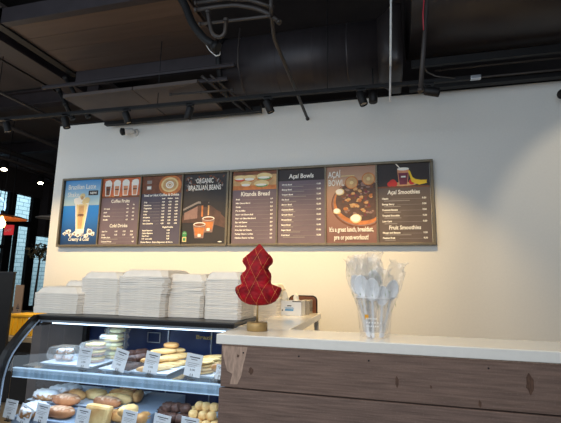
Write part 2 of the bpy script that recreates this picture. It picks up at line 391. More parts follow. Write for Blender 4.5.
# pipes hanging from the ceiling
def pipe(name, label, pts, r, mt='pipe', cat='pipe', flange=True):
    pts = [Vector(p) for p in pts]
    if name in ('drop_conduit','flexible_duct','red_wire','sprinkler_pipe') or label.startswith('thin white hanger'): pts = [Vector((pts[0].x, pts[0].y, 4.245))] + pts
    c = Vector(pts[0]); pp = [Vector(p)-c for p in pts]; q = MB(M[mt])
    # round the corners
    out = [pp[0]]
    for a, k, d in zip(pp, pp[1:], pp[2:]):
        t1 = k + (a-k).normalized()*min(r*2.5, (a-k).length*.45); t2 = k + (d-k).normalized()*min(r*2.5, (d-k).length*.45)
        for t in (0, .33, .66, 1): out.append((1-t)**2*t1 + 2*t*(1-t)*k + t*t*t2)
    out.append(pp[-1]); q.tube(out, r, 10)
    if flange:
        for k in (pp[0], pp[-1]): q.lathe([(r*1.35, -r*.7), (r*1.35, r*.7)], k, 10, ax=(out[1]-out[0]) if k is pp[0] else (out[-1]-out[-2]))
    return tag(q.build(name, loc=c), label, cat)
pipe('sprinkler_pipe', 'slanting dark pipe crossing the round duct and ending on the wall', [at(271,8,1,2.1), at(272,20,1,2.25), at(274,38,1,2.35), at(281,55,1,2.55), (-.668,3.59,Z(1.495))], .013)
pipe('branch_pipe', 'short horizontal dark pipe joining the slanting pipe, upper middle', [at(200,24,1,2.12), at(262,17,1,2.12), at(270,16,1,2.12)], .010)
pipe('trap_pipe', 'dark u-shaped trap pipe hanging near the top centre', [at(208,12,1,2.05), at(209,20,1,2.05), at(212,34,1,2.05), at(219,38,1,2.05), at(225,34,1,2.05), at(226,20,1,2.05)], .012)
pipe('curved_pipe', 'long bowed dark hose arching at the top centre edge', [at(196,10,1,2.2), at(215,7,1,2.2), at(235,5,1,2.2), at(255,8,1,2.2), at(270,14,1,2.2), at(279,22,1,2.2)], .013)
pipe('curved_pipe', 'second bowed dark hose just above the u-shaped trap pipe', [at(196,3,1,2.3), at(225,-1,1,2.3), at(250,0,1,2.3), at(272,7,1,2.3)], .012)
pipe('hanging_wire', 'thin pale loop of wire hanging beside the trap pipe', [at(203,35,1,2.4), at(205,43,1,2.4), at(210,51,1,2.4), at(216,56,1,2.4), at(220,55,1,2.4), at(220,51,1,2.4)], .0035, 'white_pipe', 'wire', False)
pipe('hanging_wire', 'short dark cable strap beside the top of the round duct', [at(240,28,1,2.6), at(238,50,1,2.6), at(238,67,1,2.6)], .006, 'pipe', 'wire', False)
pipe('flexible_duct', 'black flexible hose curving down right of the plank soffit', [at(176,-8,1,2.35), at(185,4,1,2.35), at(191,22,1,2.35), at(203,38,1,2.35), at(216,47,1,2.35)], .028, 'black', 'hose')
pipe('hanger_rod', 'thin white hanger rod dropping in front of the dark ceiling ducts', [at(391,-6,1,2.9), at(390.5,66,1,2.9)], .0085, 'white_pipe', 'rod', False)
pipe('hanger_rod', 'duller lower length of the white hanger rod, touching the wall top', [at(390.5,66,1,2.9), at(390,100,1,2.9)], .0075, 'shade_w', 'rod', False)  # lower length of the same rod, slightly thinner and duller
pipe('drop_conduit', 'dark drop conduit with a red wire, right of the white rod', [at(427.5,-6,1,2.42), at(425,30,1,2.42), at(420.5,90,1,2.42)], .014)
pipe('red_wire', 'thin red wire running down the dark drop conduit', [at(424.5,-6,1,2.39), at(423,14,1,2.39), at(423.5,30,1,2.39)], .0035, 'red_wire', 'wire', False)
pipe('loop_cable', 'thin dark cable looping from drop conduit to the track end', [at(424,66,1,2.42), at(427,72,1,2.5), at(436,76,1,2.7), at(455,78,1,2.95)], .005, 'pipe', 'cable', False)

# left side ceiling lines, running back
for i, (x, z_, r_) in enumerate(((-4.1, 2.0, .018), (-4.7, 1.9, .03), (-5.6, 1.75, .022), (-6.3, 2.1, .05))):
    pipe('ceiling_pipe', ['thin dark ceiling pipe running back, nearest the menu wall end', 'thick dark ceiling pipe running back, second from the menu wall', 'lowest dark ceiling pipe running back toward the storefront', 'thickest dark pipe close to the ceiling over the storefront side'][i], [(x, .8, Z(z_)), (x, 10.5, Z(z_))], r_)
for i, y in enumerate((4.4, 6.2, 8.4)):
    b = MB(M['beam']); b.box((-4.6, -.06, 0), (4.6 if i else .3, .06, .02)); b.box((-4.6, -.012, .02), (4.6 if i else .3, .012, .2))
    b.box((-4.6, -.06, .2), (4.6 if i else .3, .06, .22))
    tag(b.build('ceiling_beam', loc=(-4.4 if i else -4.0, y, Z(2.35))), ['dark crossbeam just beyond the menu wall', 'dark crossbeam in the middle of the far room', 'farthest dark crossbeam near the back of the far room'][i], 'beam')

# ------------------------------------------------------------ track lights
TY, TZ = 3.0, Z(1.475)
tr = thing('light_track', 'long black light track running along above the menu wall', 'light track', (-1.6, TY, TZ))
q = MB(M['black']); q.box((-2.6, -.014, -.010), (2.24, .014, .012)); q.box((-2.6, -.018, .012), (2.24, .018, .018)); q.build('track_bar', tr, rot=(0, R(.6), 0))
q = MB(M['steel']); q.box((2.24, -.018, -.012), (2.31, .018, .016), bev=.004); q.build('feed_end', tr, loc=(0,0,-.02))
for x in (-2.1, -.3, 1.2): q = MB(M['black']); q.tube([(x,0,.0),(x,0,1.0)], .004, 5); q.build('suspension_wire', tr)

def head_meshes(parent, L=.11, r=.032, aim=(0,0,-1), lit=False):
    a = Vector(aim).normalized()
    q = MB(M['black']); q.box((-.035,-.014,-.03),(.035,.014,-.006), bev=.003); q.lathe([(.010,-.06),(.010,-.02)], n=10); q.build('mount', parent)
    q = MB(M['black'])
    c = Vector((0,0,-.075)) - a*L*.35
    q.lathe([(r*.55,0),(r*.9,.004),(r,.012),(r,L-.004),(r*.93,L),(r*.86,L),(r*.82,L-.012)], c, 20, ax=a, cap=True); q.build('barrel', parent)
    q = MB(M['lamp_on'] if lit else M['shade_w']); q.lathe([(r*.8,L-.013),(r*.8,L-.011)], c, 20, ax=a); q.build('lens', parent)
for i, (px, aim, lab) in enumerate((
        (8,(.3,.1,-1),'leftmost black track spotlight, tilted, near the photo edge'),
        (66,(.25,.2,-1),'black track spotlight above the left end of the menu wall'),
        (127,(.35,.2,-1),'black track spotlight above the small left security camera'),
        (190,(-.3,.2,-1),'black track spotlight in front of the grey soffit board'),
        (268,(.4,.2,-1),'black track spotlight below the round duct, beside the slanting pipe'),
        (361,(.3,-.1,-1),'black track spotlight left of the white rod, with a stub beside it'),
        (429,(1,-.15,-.35),'black track spotlight turned sideways at the right end of the track'))):
    py = 119 - (px)*.0865
    p = at(px, py, 1, TY); t = thing('track_spotlight', lab, 'spotlight', (p.x, TY, p.z), group='spotlights on the long track')
    head_meshes(t, aim=aim)
st = thing('ceiling_sensor', 'short black cylinder hanging beside a track spotlight', 'sensor', tuple(at(373,92,1,3.1)))
q = MB(M['black']); q.lathe([(.03,-.09),(.034,-.085),(.034,.03),(.02,.04)], n=18); q.build('barrel', st)
q = MB(M['black']); q.lathe([(.006,.04),(.006,.2)], n=8); q.build('stem', st)

# far track on the left room side
p0, p1 = at(-6, 154, 1, 5.0), at(54, 181, 1, 6.4)
t2 = thing('light_track', 'far light track in the left room, running toward the windows', 'light track', tuple(p0))
q = MB(M['pipe']); q.tube([(0,0,0), tuple(p1-p0)], .016, 6); q.build('track_bar', t2)
for i, (px, py, ln) in enumerate(((5,160,5.0),(41,175,6.1))):
    p = at(px, py, 1, ln); t = thing('track_spotlight', ['lit spotlight on the far track, nearer the photo edge', 'lit spotlight on the far track, nearer the menu wall'][i], 'spotlight', tuple(p), group='lit spotlights on the far track')
    head_meshes(t, L=.17, r=.055, aim=(.35,-.25,-.8), lit=True)

# security cameras on the wall
def sec(px, py, lab):
    p = at(px, py, 1, WY); t = thing('security_camera', lab, 'camera', (p.x, WY, p.z))
    q = MB(M['camw']); q.lathe([(.035,0),(.035,.015),(.02,.02)], n=18, ax=(0,-1,0)); q.build('wall_mount', t)
    q = MB(M['camw']); q.tube([(0,-.015,0),(-.01,-.05,-.005)], .012, 8); q.build('arm', t)
    ax = Vector((-.75,-.6,-.22)).normalized(); c = Vector((.01,-.05,0)); t.scale = (1.15,1.15,1.15)
    q = MB(M['camw']); q.lathe([(.018,0),(.028,.006),(.030,.09),(.030,.10)], c, 20, ax=ax); q.build('housing', t)
    q = MB(M['black']); q.lathe([(.0305,.078),(.034,.104),(.030,.110),(.016,.118),(.004,.120)], c, 20, ax=ax); q.build('lens_hood', t)
sec(136, 133, 'small white bullet security camera on the wall at upper left')
sec(566, 97, 'white bullet security camera at the far right edge of the wall')

# ------------------------------------------------------------ menu boards
class Flat(MB):
    """flat printed artwork in panel units: u, v in 0..1 of a w x h panel, facing -y"""
    def __init__(s, w, h, *mats): super().__init__(*mats); s.w, s.h, s.k = w, h, 0
    def P(s, u, v): return (u*s.w, -.0003-.00004*s.k, v*s.h)
    def shape(s, pts, mi): s.k += 1; s.poly([s.P(u, v) for u, v in pts], mi)
    def rect(s, u0, v0, u1, v1, mi): s.shape([(u0,v0),(u1,v0),(u1,v1),(u0,v1)], mi)
    def ell(s, u, v, ru, rv, mi, n=20, rot=0, jit=0):
        pts = []
        for i in range(n):
            a = 2*PI*i/n; k = 1 + jit*random.uniform(-1,1)
            x, y = ru*k*math.cos(a), rv*k*math.sin(a)*s.h/s.w
            c, d = math.cos(rot), math.sin(rot); pts.append((u + x*c - y*d, v + (x*d + y*c)*s.w/s.h))
        s.shape(pts, mi)
    def text(s, txt, u, v, size, mi, align='LEFT', width=None, shear=0, sx=1.0, off=0):
        cu = bpy.data.curves.new('t', 'FONT'); cu.body = txt; cu.size = size*s.h; cu.align_x = align; cu.shear = shear; cu.resolution_u = 2; cu.offset = off
        o = bpy.data.objects.new('t', cu); COL.objects.link(o)
        bpy.context.view_layer.update()
        me = bpy.data.meshes.new_from_object(o.evaluated_get(bpy.context.evaluated_depsgraph_get()))
        if len(me.vertices):
            xs = [p.co.x for p in me.vertices]; wd = max(xs)-min(xs)
            k = sx if width is None else width*s.w/max(wd, 1e-6)
            s.k += 1; nv = len(s.bm.verts); s.bm.verts.ensure_lookup_table(); nf = len(s.bm.faces)
            s.bm.from_mesh(me); s.bm.verts.ensure_lookup_table(); s.bm.faces.ensure_lookup_table()
            for vtx in s.bm.verts[nv:]:
                x, y = vtx.co.x*k, vtx.co.y; vtx.co = (u*s.w + x, -.0003-.00004*s.k, v*s.h + y)
            for f in s.bm.faces[nf:]: f.material_index = mi
        bpy.data.objects.remove(o); bpy.data.curves.remove(cu); bpy.data.meshes.remove(me)
    def done(s, name, parent, loc=(0,0,0)):
        bm = s.bm; me = bpy.data.meshes.new(name)
        for f in bm.faces:
            f.normal_update()
            if f.normal.y > 0: f.normal_flip()
        bm.to_mesh(me); bm.free()
        for m_ in s.mats: me.materials.append(m_)
        o = bpy.data.objects.new(name, me); COL.objects.link(o); o.parent = parent; o.location = loc
        return o
def pm(name, c, r=.55, a=.06, s_=20): return mat(name, srgb(*c), r, noise_s=s_, noise_a=a)
INK = [pm('print_white',(246,242,232),a=.01), pm('print_cream',(232,208,150)), pm('print_orange',(206,106,62),a=.25,s_=12), pm('print_brown',(120,70,44),a=.3),
       pm('print_dark',(46,36,36)), pm('print_tan',(206,164,112),a=.2), pm('print_red',(206,44,40)), pm('print_yellow',(242,200,40)), pm('print_blue',(38,120,204)),
       pm('print_grey',(150,140,134)), pm('print_green',(70,150,90)), pm('print_berry',(120,44,66),a=.3), pm('print_amber',(200,122,64),a=.25), pm('print_blush',(222,150,110),a=.15), pm('print_mud',(92,66,56),a=.25), pm('print_mauve',(150,118,108),a=.2)]
WHT,CRM,ORG,BRN,DRK,TAN,RED,YEL,BLU,GRY,GRN,BER,AMB,BLS,MUD,MAU = range(16)
slate = pm('slate_print', (112,96,106), a=.12, s_=4); slate2 = pm('slate_print_warm', (98,84,78), a=.14, s_=5); slate3 = pm('slate_print_dark', (82,76,92), a=.18, s_=4)
blk = pm('panel_black', (52,46,44), a=.15, s_=6)
BZ0, BZ1 = Z(.2925), Z(1.027)
FRW = .022
def board(x0, x1, label):
    t = thing('menu_board', label, 'menu board', (x0, WY, BZ0))
    w, h = x1-x0, BZ1-BZ0; d = .045
    q = MB(M['frame'])
    q.box((0,-d,0),(w,0,FRW), bev=.003); q.box((0,-d,h-FRW),(w,0,h), bev=.003)
    q.box((0,-d,FRW),(FRW,0,h-FRW), bev=.003); q.box((w-FRW,-d,FRW),(w,0,h-FRW), bev=.003); q.build('frame', t)
    pw = (w-2*FRW)/4
    for i in range(1,4):
        q = MB(M['frame']); q.box((FRW+i*pw-.007,-d+.006,FRW),(FRW+i*pw+.007,-.004,h-FRW)); q.build('divider', t)
    return t, pw, h-2*FRW
def panel(t, i, pw, ph, material):
    q = MB(material); q.box((.008,-.022,0),(pw-.008,-.004,ph)); q.box
    o = q.build('menu_panel', t, loc=(FRW+i*pw, 0, FRW)); return o
def art(po, pw, ph):
    a = Flat(pw-.016, ph, *INK); a.po = po; return a
def finish(a, name='printed_artwork'): a.done(name, a.po, (.008, -.0225, 0))
def rows(a, names, v0, dv, u0=.08, u1=.92, size=.03, price='8.50', sub=False, cols=None, line=True):
    for i, nme in enumerate(names):
        v = v0 - i*dv
        a.text(nme, u0, v, size, WHT, off=.0011)
        if cols:
            for c in cols: a.text(price, c, v, size, WHT, 'CENTER', off=.0010)
        else: a.text(price, u1, v, size, WHT, 'RIGHT', off=.0010)
        if line: a.rect(u0 + min(.75,.022*len(nme)+.03), v, (cols[0] if cols else u1)-.08, v+.0035, GRY)
        if sub: a.rect(u0+.04, v-dv*.36, u0+.04+random.uniform(.2,.5), v-dv*.36+.011, GRY)

A, pw, ph = board(-3.341, -1.427, 'left framed row of four menu panels, starting with the blue shake poster')
# panel 1: blue shake poster
sky = ramp_mat('sky_sea_print', 2, 0, ph, [(0, srgb(16,52,96)), (.22, srgb(22,84,150)), (.48, srgb(30,124,212)), (.60, srgb(44,146,226)), (.605, srgb(190,214,216)), (.78, srgb(168,206,226)), (1, srgb(62,142,208))], noise_mix=0)
p = panel(A, 0, pw, ph, sky); a = art(p, pw, ph)
a.text('Brazilian Latte', .08, .86, .105, WHT, width=.76, off=.001); a.text('Shake', .08, .74, .105, WHT, width=.32, off=.001)
a.rect(.66,.755,.92,.83,DRK); a.text('NEW!', .79, .775, .045, WHT, 'CENTER', off=.001)
for u,v,r in ((.1,.17,.06),(.2,.2,.07),(.27,.15,.06),(.37,.17,.06),(.46,.15,.07),(.78,.2,.09),(.86,.16,.06),(.7,.14,.06),(.56,.15,.05)): a.ell(u,v,r,r*.5,WHT,9,jit=.3); a.ell(u+.01,v-.005,r*.5,r*.28,GRY,7,jit=.3)
a.shape([(.40,.22),(.62,.22),(.70,.64),(.32,.64)], WHT); a.shape([(.42,.24),(.60,.24),(.66,.62),(.36,.62)], CRM); a.shape([(.45,.24),(.55,.24),(.58,.60),(.42,.60)], TAN)
a.shape([(.40,.17),(.62,.17),(.63,.24),(.39,.24)], WHT)
for u,v,r in ((.35,.68,.08),(.48,.71,.10),(.63,.68,.08),(.5,.75,.07),(.42,.66,.07),(.58,.66,.07)): a.ell(u,v,r,r*.62,WHT if u < .5 else CRM,14,jit=.12)
a.ell(.5,.72,.04,.03,TAN,10); a.text('brazilian', .5, .43, .035, BRN, 'CENTER'); a.ell(.5,.455,.09,.012,BRN,14)
a.text('Creamy & Cold', .5, .06, .075, WHT, 'CENTER', width=.56, shear=.2, off=.001)
finish(a)
# panel 2: coffee / cold drinks
p = panel(A, 1, pw, ph, slate); a = art(p, pw, ph)
a.rect(0,.70,1,1,ORG); a.rect(0,.70,1,.73,BRN)
for i,(u,m_) in enumerate(((.15,BRN),(.38,BLS),(.61,BLS),(.85,BLS))):
    a.shape([(u-.065,.73),(u+.065,.73),(u+.095,.93),(u-.095,.93)], WHT); a.shape([(u-.045,.74),(u+.045,.74),(u+.06,.88),(u-.06,.88)], m_)
    a.ell(u,.935,.09,.045,WHT,12,jit=.12); a.rect(u-.05,.82,u+.05,.835,DRK)
for u in (.3,.5,.22): a.ell(u,.725,.04,.012,AMB,8)
a.text('Coffee Fruits', .5, .625, .07, WHT, 'CENTER', width=.48, off=.001)
for c in (.70,.85): a.text('Sm' if c < .8 else 'Lg', c, .585, .025, WHT, 'CENTER', off=.001)
rows(a, ['Caramelo','Avelã','Chocolate','Baunilha'], .525, .055, size=.027, price='6.5', cols=(.70,.85))
a.text('Cold Drinks', .5, .255, .07, WHT, 'CENTER', width=.46, off=.001)
rows(a, ['Iced Tea','Latte'], .185, .05, size=.027, price='5.25', cols=(.45,.66,.85), line=False)
rows(a, ['Brazilian Soda','Coconut Water'], .095, .06, size=.027, price='4.5', sub=True)
finish(a)
# panel 3: coffee list
p = panel(A, 2, pw, ph, slate3); a = art(p, pw, ph)
a.rect(0,.74,1,1,BRN); a.ell(.70,.86,.28,.15,AMB,24); a.ell(.69,.865,.21,.11,CRM,24); a.ell(.69,.865,.17,.085,TAN,24)
for r in (.10,.05): a.ell(.69,.865,r,r*.55,WHT,14); a.ell(.69,.865,r*.7,r*.36,TAN,14)
a.rect(.12,.89,.24,.94,GRY); a.rect(.12,.80,.24,.86,GRY); a.rect(.13,.81,.23,.85,WHT)
a.text('Iced or Hot Coffee & Drinks', .5, .70, .05, WHT, 'CENTER', width=.86, off=.0012)
a.text('Small', .56, .655, .024, WHT, 'CENTER', off=.001); a.text('Medium', .72, .655, .024, WHT, 'CENTER', off=.001); a.text('Large', .88, .655, .024, WHT, 'CENTER', off=.001)
rows(a, ['Drip','Americano','Cappuccino','Mocha','Latte','Macchiato','Chai Latte','Hot Chocolate'], .605, .045, size=.027, price='4.50', cols=(.56,.72,.88))
a.text('Single/Double', .70, .235, .03, WHT, 'CENTER', off=.001)
rows(a, ['Single Espresso','Cuban Espresso','Con Panna','Café com Leite'], .19, .04, size=.027, price='3.25', cols=(.72,), line=False)
a.text('Extra Flavor, Extra Espresso & More', .06, .02, .032, WHT, width=.78, off=.001)
finish(a)
# panel 4: organic brazilian beans
p = panel(A, 3, pw, ph, blk); a = art(p, pw, ph)
for _ in range(90): a.ell(random.uniform(.05,.95), random.uniform(.76,.97), .035, .012, random.choice((BRN,BRN,GRY,DRK)), 6, rot=random.uniform(0,3))
a.shape([(.0,.40),(.35,.54),(.66,.54),(.75,.50),(1,.36),(1,.22),(.6,.3),(.0,.30)], MUD); a.shape([(.02,.50),(.36,.60),(.62,.60),(.62,.57),(.36,.57),(.02,.47)], GRY)
a.shape([(.05,.44),(.36,.53),(.36,.36),(.05,.34)], MAU); a.shape([(.72,.50),(.9,.44),(.92,.3),(.72,.36)], MUD)
a.shape([(.42,.60),(.62,.60),(.58,.52),(.46,.52)], DRK)
a.rect(.45,.38,.49,.54,AMB); a.rect(.60,.40,.63,.54,TAN)
for u,v in ((.62,.20),(.42,.12)):
    a.shape([(u-.10,v-.04),(u+.10,v-.04),(u+.15,v+.16),(u-.15,v+.16)], MAU); a.shape([(u-.09,v+.0),(u+.09,v+.0),(u+.12,v+.11),(u-.12,v+.11)], AMB)
    a.ell(u,v+.155,.14,.03,WHT,16); a.ell(u,v+.15,.12,.02,BRN,16); a.rect(u-.03,v-.02,u+.04,v+.02,WHT)
a.ell(.08,.135,.055,.045,GRN,14); a.rect(.03,.03,.13,.10,CRM); a.text('USDA', .08,.145,.02,WHT,'CENTER'); a.rect(.05,.045,.11,.085,GRN)
a.text('ORGANIC', .5, .865, .10, WHT, 'CENTER', width=.40, off=.0012); a.text('BRAZILIAN BEANS', .5, .765, .10, WHT, 'CENTER', width=.76, off=.0012)
a.ell(.9,.03,.05,.008,WHT,8)
finish(a)

B, pw, ph = board(-1.419, .424, 'right framed row of four menu panels, ending with the smoothies list')
# panel 5: bread
p = panel(B, 0, pw, ph, slate); a = art(p, pw, ph)
a.rect(0,.74,1,1,TAN); a.rect(0,.74,1,.80,AMB); a.rect(0,.95,1,1,BRN)
for u,v,r in ((.16,.90,.14),(.38,.90,.14),(.72,.91,.19),(.66,.81,.18),(.30,.82,.13)):
    a.ell(u,v,r,r*.34,AMB,18); a.ell(u,v+.012,r*.95,r*.27,CRM,18,jit=.04); a.ell(u,v-.012,r*.8,r*.13,RED if u<.2 else GRN if u>.6 else WHT,12)
    a.ell(u-.01,v-.004,r*.7,r*.09,WHT,12)
a.text('Kitanda Bread', .52, .655, .085, WHT, 'CENTER', width=.66, shear=.05, off=.0014)
rows(a, ['Bagel','Mini Cheese Bread','Queijo','Pão de Milho','Guava and Cheese Roll','Pizza and Olive Mini Bread','Egg and Cheese','Ham Croissant','Ham, Egg and Cheese','Turkey Cheese and Egg','Chicken Cheese and Egg'], .60, .053, size=.027, price='8.9')
finish(a)
# panel 6: bowls list
p = panel(B, 1, pw, ph, slate); a = art(p, pw, ph)
a.rect(0,.84,1,1,DRK)
a.text('Açaí Bowls', .5, .875, .085, WHT, 'CENTER', width=.54, shear=.08, off=.0014)
rows(a, ['Classic Bowl','Energy Bowl','Tropical Bowl','Rio Bowl','Banana Bowl','Coconut Bowl','Granola Bowl','Peanut Bowl','Berry Bowl','Super Bowl','Fruit Bowl'], .78, .068, size=.027, price='13.50', sub=True)
finish(a)
# panel 7: bowl picture
warm = ramp_mat('bowl_poster_ground', 2, 0, ph, [(0, srgb(128,90,84)), (.4, srgb(160,118,102)), (.8, srgb(206,166,136)), (1, srgb(170,130,110))], noise_mix=0)
p = panel(B, 2, pw, ph, warm); a = art(p, pw, ph)
def clipell(u,v,ru,rv,mi):   # ellipse kept inside the sheet
    pts=[]
    for i in range(40):
        t=2*PI*i/40; pts.append((min(1,max(0,u+ru*math.cos(t))), min(1,max(0,v+rv*math.sin(t)))))
    a.shape(pts, mi)
clipell(.70,.50,.60,.31,BRN); clipell(.70,.51,.575,.295,MAU); clipell(.70,.515,.555,.285,AMB); clipell(.72,.545,.53,.265,MUD); clipell(.72,.55,.50,.25,MUD)
rnd = random.Random(3)
for _ in range(110):
    t=rnd.uniform(0,2*PI); r=rnd.uniform(0,.9)**.6; u=.70+.46*r*math.cos(t); v=.55+.23*r*math.sin(t)
    if u < .95: a.ell(u,v,rnd.uniform(.02,.05),rnd.uniform(.010,.02),rnd.choice((BRN,BER,MUD,MAU,BRN,MAU)),7,jit=.25)
for u,v in ((.44,.56),(.55,.63),(.62,.48),(.72,.58),(.70,.66),(.40,.44),(.80,.50),(.60,.70),(.52,.48),(.75,.42),(.88,.60),(.66,.55)):
    for _ in range(4): a.ell(u+rnd.uniform(-.03,.03),v+rnd.uniform(-.015,.015),.035,.016,rnd.choice((TAN,AMB,TAN)),7,jit=.3)
for u,v,ru in ((.28,.66,.10),(.22,.41,.085),(.60,.31,.13)): a.ell(u,v,ru*.9,ru*.45,CRM,16,jit=.08); a.ell(u-.01,v+.005,ru*.75,ru*.36,WHT,12)
for u,v in ((.52,.78),(.86,.82)): a.ell(u,v,.135,.085,AMB,20); a.ell(u,v,.115,.072,TAN,20); a.ell(u,v,.04,.025,CRM,10)
a.text('AÇAÍ', .04, .855, .115, WHT, width=.26, off=.0014); a.text('BOWL', .04, .745, .115, WHT, width=.32, off=.0014)
a.rect(.31,.865,.58,.877,CRM)
a.text("It's a great lunch, breakfast,", .5, .145, .085, WHT, 'CENTER', width=.88, off=.0016)
a.text('pre or post-workout!', .5, .045, .085, WHT, 'CENTER', width=.68, off=.0016)
finish(a)
# panel 8: smoothies list
p = panel(B, 3, pw, ph, slate2); a = art(p, pw, ph)
a.rect(0,.69,1,1,DRK); a.rect(0,.69,1,.71,BRN)
a.ell(.48,.735,.28,.025,TAN,20)
a.shape([(.42,.72),(.58,.72),(.62,.93),(.39,.93)], BLS); a.shape([(.43,.73),(.57,.73),(.60,.88),(.41,.88)], BER); a.ell(.505,.93,.115,.02,WHT,16)
a.shape([(.46,.92),(.48,.92),(.38,1.0),(.355,1.0)], WHT); a.rect(.46,.82,.55,.84,WHT)
for u,v,r in ((.30,.755,.07),(.34,.74,.05),(.66,.76,.055),(.24,.74,.05)): a.ell(u,v,r,r*.65,RED,14)
for pts in ([(.60,.90),(.63,.91),(.68,.82),(.80,.76),(.94,.76),(.95,.74),(.80,.72),(.66,.76)], [(.70,.80),(.84,.78),(.95,.78),(.93,.74),(.8,.74)]): a.shape(pts, YEL)
a.text('Açaí Smoothies', .5, .61, .075, WHT, 'CENTER', width=.62, shear=.08, off=.0014)
rows(a, ['Classic','Energy Berry','Coconut Banana','Tropical Smoothie','Low Carb'], .545, .072, size=.028, price='9.50', sub=True)
a.text('Fruit Smoothies', .5, .165, .07, WHT, 'CENTER', width=.60, shear=.08, off=.0014)
rows(a, ['Mango and Banana','Passion Fruit'], .115, .065, size=.028, price='9.50', sub=True)
finish(a)

# ------------------------------------------------------------ counter
CX, CY, CZ = -.695, 1.657, Z(-.235)
T = .040
ct = thing('service_counter', 'long wood clad service counter with a white quartz top', 'counter', (CX, CY, 0))
# L shaped top
q = MB(M['quartz'])
def lpoly(z): return [(0,0,z),(3.6,0,z),(3.6,.269,z),(.256,.269,z),(.256,1.27,z),(0,1.27,z)]
zt = CZ; q.skin([lpoly(zt-T), lpoly(zt)], smooth=False)
top = q.build('worktop', ct)
bv = top.modifiers.new('b','BEVEL'); bv.width = .003; bv.segments = 2; bv.limit_method = 'ANGLE'
q = MB(M['worn']); q.box((.022,.012,CZ-T-.006),(3.6,.02,CZ-T-.0005)); q.build('trim_strip', ct)
zs = [CZ-T-.004, Z(-.4495), Z(-.625), Z(-.80), Z(-.975), Z(-1.15), .03]
for i in range(6):
    q = MB(M['plank'] if i % 2 == 0 else M['plankb']); off = .004*(i % 2)
    q.box((0,0,0),(3.58,.022,zs[i]-zs[i+1]-.005), bev=.0025); q.build('plank', ct, loc=(.020-off,.015-off,zs[i+1]+.0025))
q = MB(M['worn'])
y_ = .0145; zt0 = zs[0]-.004
q.poly([(.022,y_,zt0),(.135,y_,zt0),(.125,y_,zt0-.05),(.118,y_,zt0-.075),(.112,y_,zt0-.115),(.095,y_,zt0-.150),(.062,y_,zt0-.152),(.072,y_,zt0-.11),(.048,y_,zt0-.10),(.03,y_,zt0-.045)])
q.build('worn_patch', ct)
for x in (.10,.34,.62,1.05,1.5): q = MB(M['black']); q.lathe([(.0035,0),(.0035,.002)], (.02+x*.98, .0145, zs[0]-.028), 8, ax=(0,-1,0)); q.build('nail_head', ct)
for kx, ky, a_, b_ in ((530,384,.012,.034),(397,382,.006,.02),(251,371,.010,.014),(238,356,.005,.006),(431,343+44,.004,.006),(480,404,.005,.012),(300,395+12,.009,.012)):
    c_ = at(kx, ky, 1, CY+.0138); q = MB(M['knot'])
    for ff in (1, .55):
        q.poly([(c_.x-CX+a_*ff*math.cos(2*PI*k/16)*(1+.2*math.sin(k*2.3)), .0143-.0002/ff, c_.z+b_*ff*math.sin(2*PI*k/16)*(1+.15*math.sin(k*1.7))) for k in range(16)], 0)
    q.build('knot', ct)
q = MB(M['plankb']); q.box((.03,.04,.0),(3.58,.25,CZ-T)); q.build('carcass', ct)
q = MB(M['quartz']); q.box((.03,.27,0),(.05,1.25,CZ-T)); q.box((.215,1.21,0),(.245,1.25,CZ-T)); q.build('side_panel', ct)

# ------------------------------------------------------------ display case
KX0, KX1, KX2 = -1.838, -.705, -.672
TOPZ = Z(-.215)
prof = [(1.905,-.232),(1.865,-.262),(1.82,-.304),(1.778,-.348),(1.743,-.392),(1.724,-.43),(1.714,-.464),(1.704,-.513),(1.70,-.60),(1.70,-.80)]
dc = thing('display_case', 'curved glass refrigerated pastry display case with black frame', 'display case', ((KX0+KX1)/2, 2.0, 0))
ox, oy = (KX0+KX1)/2, 2.0
def Lc(x, y, z): return (x-ox, y-oy, z)
q = MB(M['blackg']); q.box(Lc(KX0-.030,1.90,TOPZ-.022), Lc(KX1,2.29,TOPZ), bev=.005)
q.box(Lc(KX0-.030,1.892,TOPZ-.026), Lc(KX1,1.912,TOPZ-.002), bev=.004); q.build('top_panel', dc)
q = MB(M['steel']); q.box(Lc(KX0,1.897,TOPZ-.038), Lc(KX1,1.915,TOPZ-.0275)); q.build('top_rail', dc)
q = MB(M['led']); q.box(Lc(KX0+.06,1.925,TOPZ-.048), Lc(KX1-.02,1.955,TOPZ-.030)); q.build('light_bar', dc)
q = MB(M['glass'])
q.skin([[Lc(x, y, Z(z)) for y, z in prof] for x in (KX0, KX1-.001)], cap=False, close=False)
g = q.build('curved_glass', dc)
# curved end frame
def endframe(x0, x1, name, o_=.006):
    q = MB(M['blackg'])
    for (ya, za), (yb, zb) in zip(prof, prof[1:]):
        q.skin([[Lc(x, ya-o_, Z(za)+o_*.8), Lc(x, ya+.02, Z(za)-.0), Lc(x, yb+.02, Z(zb)), Lc(x, yb-o_, Z(zb)+o_*.8)] for x in (x0, x1)], smooth=False)
    q.box(Lc(x0,1.9,TOPZ-.06), Lc(x1,2.34,TOPZ-.002)); q.box(Lc(x0,2.28,.3), Lc(x1,2.34,TOPZ-.05))
    return q.build(name, dc)
endframe(KX0-.030, KX0, 'end_frame', .020)
q = MB(M['casewhite']); q.box(Lc(KX0-.002,1.905,TOPZ-.045), Lc(KX0+.006,1.915,TOPZ-.03))
for (ya, za), (yb, zb) in zip(prof, prof[1:]):
    q.skin([[Lc(x, ya+.003, Z(za)), Lc(x, ya+.010, Z(za)), Lc(x, yb+.010, Z(zb)), Lc(x, yb+.003, Z(zb))] for x in (KX0+.001, KX0+.007)], smooth=False)
q.build('glass_seal', dc)
q = MB(M['glass']); q.box(Lc(KX0-.03,1.95,.5), Lc(KX0-.024,2.28,TOPZ-.05)); q.build('end_glass', dc)
